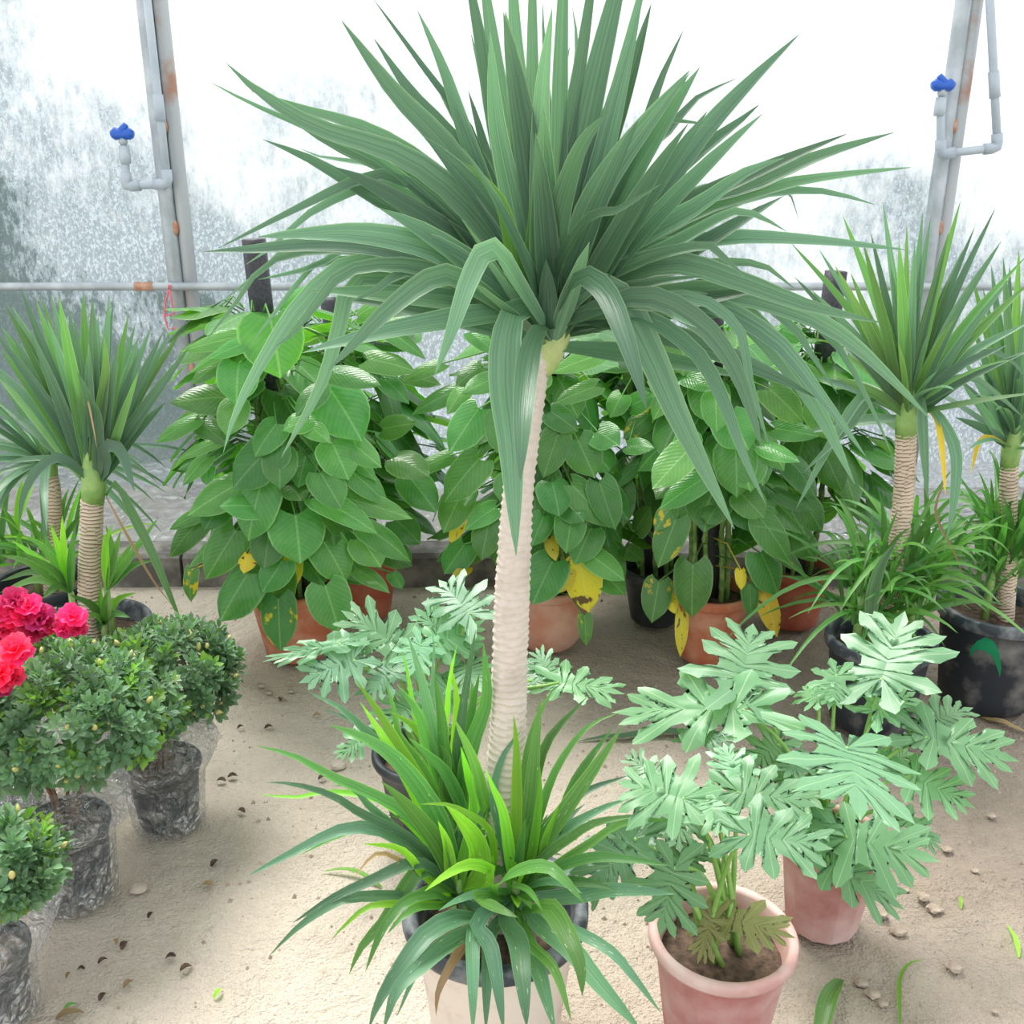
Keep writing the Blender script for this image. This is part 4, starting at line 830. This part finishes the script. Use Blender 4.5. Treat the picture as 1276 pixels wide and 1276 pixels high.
# the sprayed green hook on the black pot, a thin layer on its wall
c = V(R2.location); vs_, fs = [], []
arc = [(-2.42, .196), (-2.32, .226), (-2.18, .238), (-2.03, .226), (-1.92, .195), (-1.83, .155)]
for i, (a, z) in enumerate(arc):
    for d in (-.017, .017):
        zz = z+d*(1.3 if 1 < i < 5 else .8); rr = (.151)*(.82+.18*(zz-.012)/(.30-.047))+.0015
        vs_.append(V((cos(a)*rr, sin(a)*rr, zz)))
for i in range(len(arc)-1): fs.append((i*2, i*2+1, i*2+3, i*2+2))
link('paint_mark', mesh('paint_mark', vs_, fs), M['greenpaint'], R2).parent = bodyR2

finish(R2)
# ------------------------------------------------------------------ azaleas in bagged pots
def azleaf(d, n, L, w_, o):
    s = d.cross(n).normalized(); nn = s.cross(d)
    return [o, o+d*L*.38-s*w_*.42+nn*L*.05, o+d*L*.4-nn*L*.03, o+d*L*.38+s*w_*.42+nn*L*.05, o+d*L*.74-s*w_*.44+nn*L*.02, o+d*L*.74-nn*L*.06, o+d*L*.74+s*w_*.44+nn*L*.02, o+d*L-nn*L*.12]
SPR = []
for k in range(8):
    random.seed(100+k); v, f, uv = [], [], []
    for i in range(15):
        a = i*2.4+U(-.2, .2); el = radians(-5+i*5.2+U(-8, 8)); d = V((cos(a)*cos(el), sin(a)*cos(el), sin(el))); L = U(.023, .031)*(1-.022*i); o = len(v)
        v += azleaf(d, V((0, 0, 1)), L, L*.5, V((0, 0, -.012+.0022*i))+d*.003); uv += [(0, .5), (.38, 0), (.38, .5), (.38, 1), (.74, 0), (.74, .5), (.74, 1), (1, .5)]
        f += [(o, o+2, o+1), (o, o+3, o+2), (o+1, o+2, o+5, o+4), (o+2, o+3, o+6, o+5), (o+4, o+5, o+7), (o+5, o+6, o+7)]
    me = mesh('leaf_sprig', v, f, uv); SPR.append(me)
SPRY = []
for me in SPR: m2 = me.copy(); m2.materials.append(M['azalea_young']); SPRY.append(m2); me.materials.append(M['azalea'])
v, f = tube_data([V((0, 0, z)) for z in (0, .006, .012, .018)], [.003, .0055, .0045, .0008], 7); BUD = mesh('bud', v, f); BUD.materials.append(M['bud'])
random.seed(5); FLW = []
for q in range(3):
    v, f, uv = [], [], []
    for ring in range(3):
        for i in range(5):
            a = i*2*pi/5+ring*.6+U(-.15, .15); el = radians((12, 38, 62)[ring]+U(-8, 8)); L = (.036, .03, .022)[ring]; d = V((cos(a)*cos(el), sin(a)*cos(el), sin(el))); s = V((-sin(a), cos(a), 0)); n = d.cross(s)*-1; o = len(v)
            for t, hw in ((0, .1), (.35, .35), (.7, .52), (1, .34)):
                for cc in (-1, -.5, 0, .5, 1): v.append(d*L*t+s*cc*hw*L+n*(.14*L*cc*cc-.1*L*t*t+.09*L*t*sin(cc*7+i))); uv.append((t*.8+.05, .5+cc*.35))
            for r_ in range(3):
                for cc in range(4): b = o+r_*5+cc; f.append((b, b+1, b+6, b+5))
    me = mesh('flower', v, f, uv); me.materials.append(M['petal']); FLW.append(me)
def azalea(label, gpx, r, h, cpx, cY, rx, ry, rz, nspr, nbud, flowers=(), bag=True, gY=None, seed=1, bagtop=.08, bulge=1):
    random.seed(seed); b = pz(gpx[0], gpx[1], 0); root = thing('potted_azalea', label, 'potted plant', (b.x, b.y, 0))
    pot(root, r, h, M['black'], rimh=.02, taper=.84, lip=.008, soilz=h-.025)
    c = px(cpx[0], cpx[1], b.y+cY)-V((b.x, b.y, 0))
    from mathutils import Quaternion
    for k in range(nspr+nbud):
        for go in range(30):
            while True:
                d = V((random.gauss(0, 1), random.gauss(0, 1), random.gauss(0, 1))).normalized()
                if d.z > -.55: break
            lump = 1+.16*NZ.noise(d*2.2+V((seed, 0, 0))); k2 = U(.72, 1.0) if R() < .35 else U(.92, 1.03); p = c+V((d.x*rx, d.y*ry, d.z*rz))*lump*k2
            up = (V((d.x/rx, d.y/ry, d.z/rz)).normalized()+V((U(-.35, .35), U(-.35, .35), .75))).normalized(); qt = V((0, 0, 1)).rotation_difference(up) @ Quaternion((0, 0, 1), U(0, 6.3))
            if k < nspr: me = random.choice(SPRY if R() < .14 else SPR); s = U(.95, 1.3); nm = 'leaf_sprig'
            else: me = BUD; s = U(.8, 1.2); p = p+up*.017; nm = 'bud'
            mt = Matrix.LocRotScale(p+V(root.location), qt, V((s, s, s)))
            if not hits([mt @ v_.co for v_ in me.vertices], [tuple(q.vertices) for q in me.polygons]): break
        else: continue
        o = bpy.data.objects.new(nm, me); COL.objects.link(o); o.parent = root; o.location = p; o.rotation_mode = 'QUATERNION'; o.rotation_quaternion = qt; o.scale = (s, s, s)
    for k in range(7):
        a = 2*pi*k/7+U(-.3, .3); dz = rz*U(0, .4)
        for fr in (.6, .45, .3):
            e = c+V((cos(a)*rx*fr, sin(a)*ry*fr, -dz)); st = V((cos(a)*.012, sin(a)*.012, h-.03)); md = st.lerp(e, .45)+V((-cos(a)*.02, -sin(a)*.02, .01))
            v, f = tube_data(catmull([st, md, e], 8), [.005-.0004*i for i in range(9)], 6)
            if not hits([q+V(root.location) for q in v], f): break
        link('stem', mesh('stem', v, f), M['twig'], root)
    for (fx, fy, s) in flowers:
        best = px(fx, fy, b.y+cY-ry*.55)-V(root.location); dd = best-c; up = (V((dd.x/rx, dd.y/ry, dd.z/rz))+V((U(-.2, .2), -.5, .4))).normalized()
        o = bpy.data.objects.new('flower', random.choice(FLW)); COL.objects.link(o); o.parent = root; o.location = best+up*.012; o.rotation_mode = 'QUATERNION'; o.rotation_quaternion = V((0, 0, 1)).rotation_difference(up) @ Quaternion((0, 0, 1), U(0, 6.3)); o.scale = (s, s, s)
    if bag:
        vs_, fs = [], []; n, m = 84, 40
        for i in range(m+1):
            t = i/m; e = max(0, (t-.5)/.5); z = .004+(h-.03)*min(1, t/.5)
            for k in range(n):
                a = 2*pi*k/n; ca, sa = cos(a), sin(a); base = r*(.84+.16*min(1, z/h))+.006
                bul = .5+.5*NZ.noise(V((ca*1.3+seed, sa*1.3, 3)))
                rr = base+bulge*(.030+.05*bul)*sin(pi*min(1, e*1.1))-base*.72*max(0, (e-.45)/.55)**1.5*(.75+.5*bul)
                zz = z+(.02+bagtop*(.7+.6*bul))*sin(pi*.5*e)-.02*max(0, e-.8)
                w1 = NZ.noise(V((ca*3+seed, sa*3, zz*16))); w2 = NZ.noise(V((ca*7+seed, sa*7, zz*34))); w3 = NZ.noise(V((ca*15+seed, sa*15, zz*60)))
                am = .25+min(1, e*1.6); rr += (.012*abs(w1)+.010*abs(w2)+.005*w3)*am; zz += (.010*w2+.006*w3)*min(1, e*2)
                vs_.append(V((ca*rr, sa*rr, max(.004, zz))))
        for i in range(m):
            for k in range(n): fs.append((i*n+k, i*n+(k+1) % n, (i+1)*n+(k+1) % n, (i+1)*n+k))
        bo = link('plastic_bag', mesh('plastic_bag', vs_, fs), M['bag'], root); bo['label'] = 'crumpled clear plastic wrap'
    finish(root)
    return root
azalea('budding azalea bush in bagged black pot out on the open sandy path', (212, 1022), .088, .165, (208, 842), .04, .145, .14, .095, 230, 34, seed=11, bagtop=.10, bulge=.6)
azalea('widest azalea bush, a few pink blooms at one edge, in bagged black pot', (97, 1112), .09, .185, (82, 896), .03, .205, .17, .115, 280, 30, [(4,842,1.1),(2,860,1),(16,850,.9),(22,815,1),(28,822,.8)], seed=23, bagtop=.09, bulge=.8)
azalea('azalea bush topped by a dense mass of deep pink blooms', (8, 1010), .09, .16, (12, 835), .06, .16, .15, .11, 180, 12, [(8,765,1.1),(30,770,1.2),(48,775,1.1),(42,788,1),(12,785,1.1),(25,798,1),(-5,780,1.1),(88,772,.9),(80,787,.8),(60,782,.8),(94,786,.7),(15,775,1),(5,800,1),(36,760,.9),(18,752,.9)], seed=31, bagtop=.05)
azalea('small azalea with pale buds in tall loosely bagged pot, beside the widest bush', (-8, 1262), .085, .15, (2, 1080), .0, .088, .09, .062, 120, 16, seed=47, bagtop=.14)

# ------------------------------------------------------------------ litter on the ground
random.seed(77)
def gp(x, y): p = pz(x, y, 0); p.z = gz(p.x, p.y)+.005; return p
def litter(name, label, pts, wpx, mat, cat='leaf', group=None, lift=.012, fold=.15):
    C = catmull([gp(x, y) for x, y in pts], 10); root_loc = C[0].copy(); 
    for i, p in enumerate(C): p.z = gz(p.x, p.y)+.004+lift*sin(pi*i/10)
    W = wpx*mpp(*pts[0], C[0].y); o = ribbon(C, W, M[mat], None, None, name, fold, face=0); tag(o, label, cat, group); return o
litter('fallen_leaf', 'long grey-green strap leaf lying on sand behind the rose pots', [(905, 910), (850, 911), (790, 914), (718, 921)], 16, 'crown')
litter('fallen_leaf', 'yellowing strap leaf lying at the foot of the large black pot', [(1222, 893), (1238, 900), (1255, 905), (1285, 912)], 12, 'dry')
litter('fallen_leaf', 'thin curled pale green leaf on the bare soil', [(1122, 1275), (1120, 1230), (1128, 1205), (1155, 1190)], 6, 'basal_bright')
litter('fallen_leaf', 'broad folded green leaf lying in front of the plain rose pot', [(1018, 1300), (1030, 1260), (1042, 1235), (1052, 1218)], 26, 'basal', lift=.03, fold=.5)
litter('fallen_leaf', 'small split pale green blade on the soil', [(1270, 1190), (1266, 1170), (1256, 1148)], 7, 'basal_bright')
litter('fallen_leaf', 'tiny green blade standing near the trodden clods', [(1198, 1130), (1197, 1122), (1196, 1112)], 5, 'basal_bright')
litter('fallen_leaf', 'small green bract on sand below the spread strap leaves', [(475, 1100), (440, 1085), (400, 1083)], 8, 'basal_bright')
litter('fallen_leaf', 'pale tan dead leaf on the sand near the bagged pots', [(68, 1265), (85, 1262), (104, 1256)], 14, 'dry', fold=.3)
litter('fallen_leaf', 'small green leaf beside the pale tan dead leaf', [(76, 1258), (86, 1252), (97, 1246)], 7, 'basal')
litter('fallen_leaf', 'little bright leaf alone on the sandy path', [(266, 1242), (272, 1238), (278, 1232)], 8, 'basal_bright')
for i, (x, y) in enumerate([(145, 1172), (155, 1176), (128, 1195), (212, 1192), (160, 1225), (275, 972), (290, 966), (268, 1075), (258, 1102), (188, 1140), (232, 1205), (100, 1205), (85, 1212), (128, 1240), (300, 1010), (335, 905), (395, 890), (350, 870), (300, 905), (402, 968)]):
    a = U(0, 6.3); c = gp(x, y); L = U(.012, .026); C = [c+V((cos(a), sin(a), 0))*L*(t-.5)+V((0, 0, .003+.006*sin(pi*t))) for t in (0, .25, .5, .75, 1)]
    o = ribbon(C, L*.7, M['dry'] if i % 4 == 0 else M['soil'], None, None, 'leaf_scrap', .4, face=0); tag(o, 'small dark dried leaf scrap lying on the sandy path', 'leaf scrap', 'dark leaf scraps on the sand')
def rock(name, c, s, mat, seed, label, cat, group=None):
    import bmesh
    bm = bmesh.new(); bmesh.ops.create_icosphere(bm, subdivisions=2, radius=1)
    for v_ in bm.verts: k = 1+.35*NZ.noise(v_.co*1.6+V((seed, 0, 0))); v_.co = V((v_.co.x*s*k, v_.co.y*s*.8*k, v_.co.z*s*.42*k))
    me = bpy.data.meshes.new(name); bm.to_mesh(me); bm.free(); o = link(name, me, M[mat]); o.location = c+V((0, 0, s*.25)); tag(o, label, cat, group); return o
rock('stone', gp(421, 952), .022, 'stone', 3, 'rounded flat pale stone on the sand beside the green shoots', 'stone')
rock('stone', gp(172, 1105), .02, 'stone', 9, 'pale flat stone in front of the bagged black pots', 'stone')
for i, (x, y) in enumerate([(335, 860), (350, 866), (362, 858), (325, 852), (1090, 1050), (1105, 1062), (1075, 1070), (1130, 1105), (1150, 1118), (1165, 1130), (1098, 1140), (1120, 1158), (1180, 1060), (1215, 1085), (1235, 1020), (1074, 1222), (1088, 1238), (1100, 1250), (1190, 1200), (1240, 1255)]):
    rock('soil_clod', gp(x, y), U(.007, .017), 'clod', i*7, 'crumbly lump of brown soil on the trodden floor', 'soil clod', 'soil lumps on the floor')
# loose crumbs: far too many to count
PLANTS = [o for o in COL.objects if o.name.startswith('potted_')]
v, f = [], []
for k in range(5200):
    x = U(-1.7, 1.9); y = U(.9, 3.3)
    if x < .2 and R() < .55 or any((x-q.location.x)**2+(y-q.location.y)**2 < .19**2 for q in PLANTS): continue
    s = random.choice((.002, .003, .003, .004, .006))*U(.7, 1.3); c = V((x, y, gz(x, y)+s*.3)); o = len(v); a = U(0, 6.3)
    v += [c+V((cos(a+q*pi/2)*s*U(.7, 1.3), sin(a+q*pi/2)*s*U(.7, 1.3), -s*.4)) for q in range(4)]+[c+V((0, 0, s*U(.5, 1)))]
    f += [(o+q, o+(q+1) % 4, o+4) for q in range(4)]
tag(link('soil_crumbs', mesh('soil_crumbs', v, f, smooth=False), M['clod']), 'loose crumbs of soil strewn over the floor', 'soil', kind='stuff')
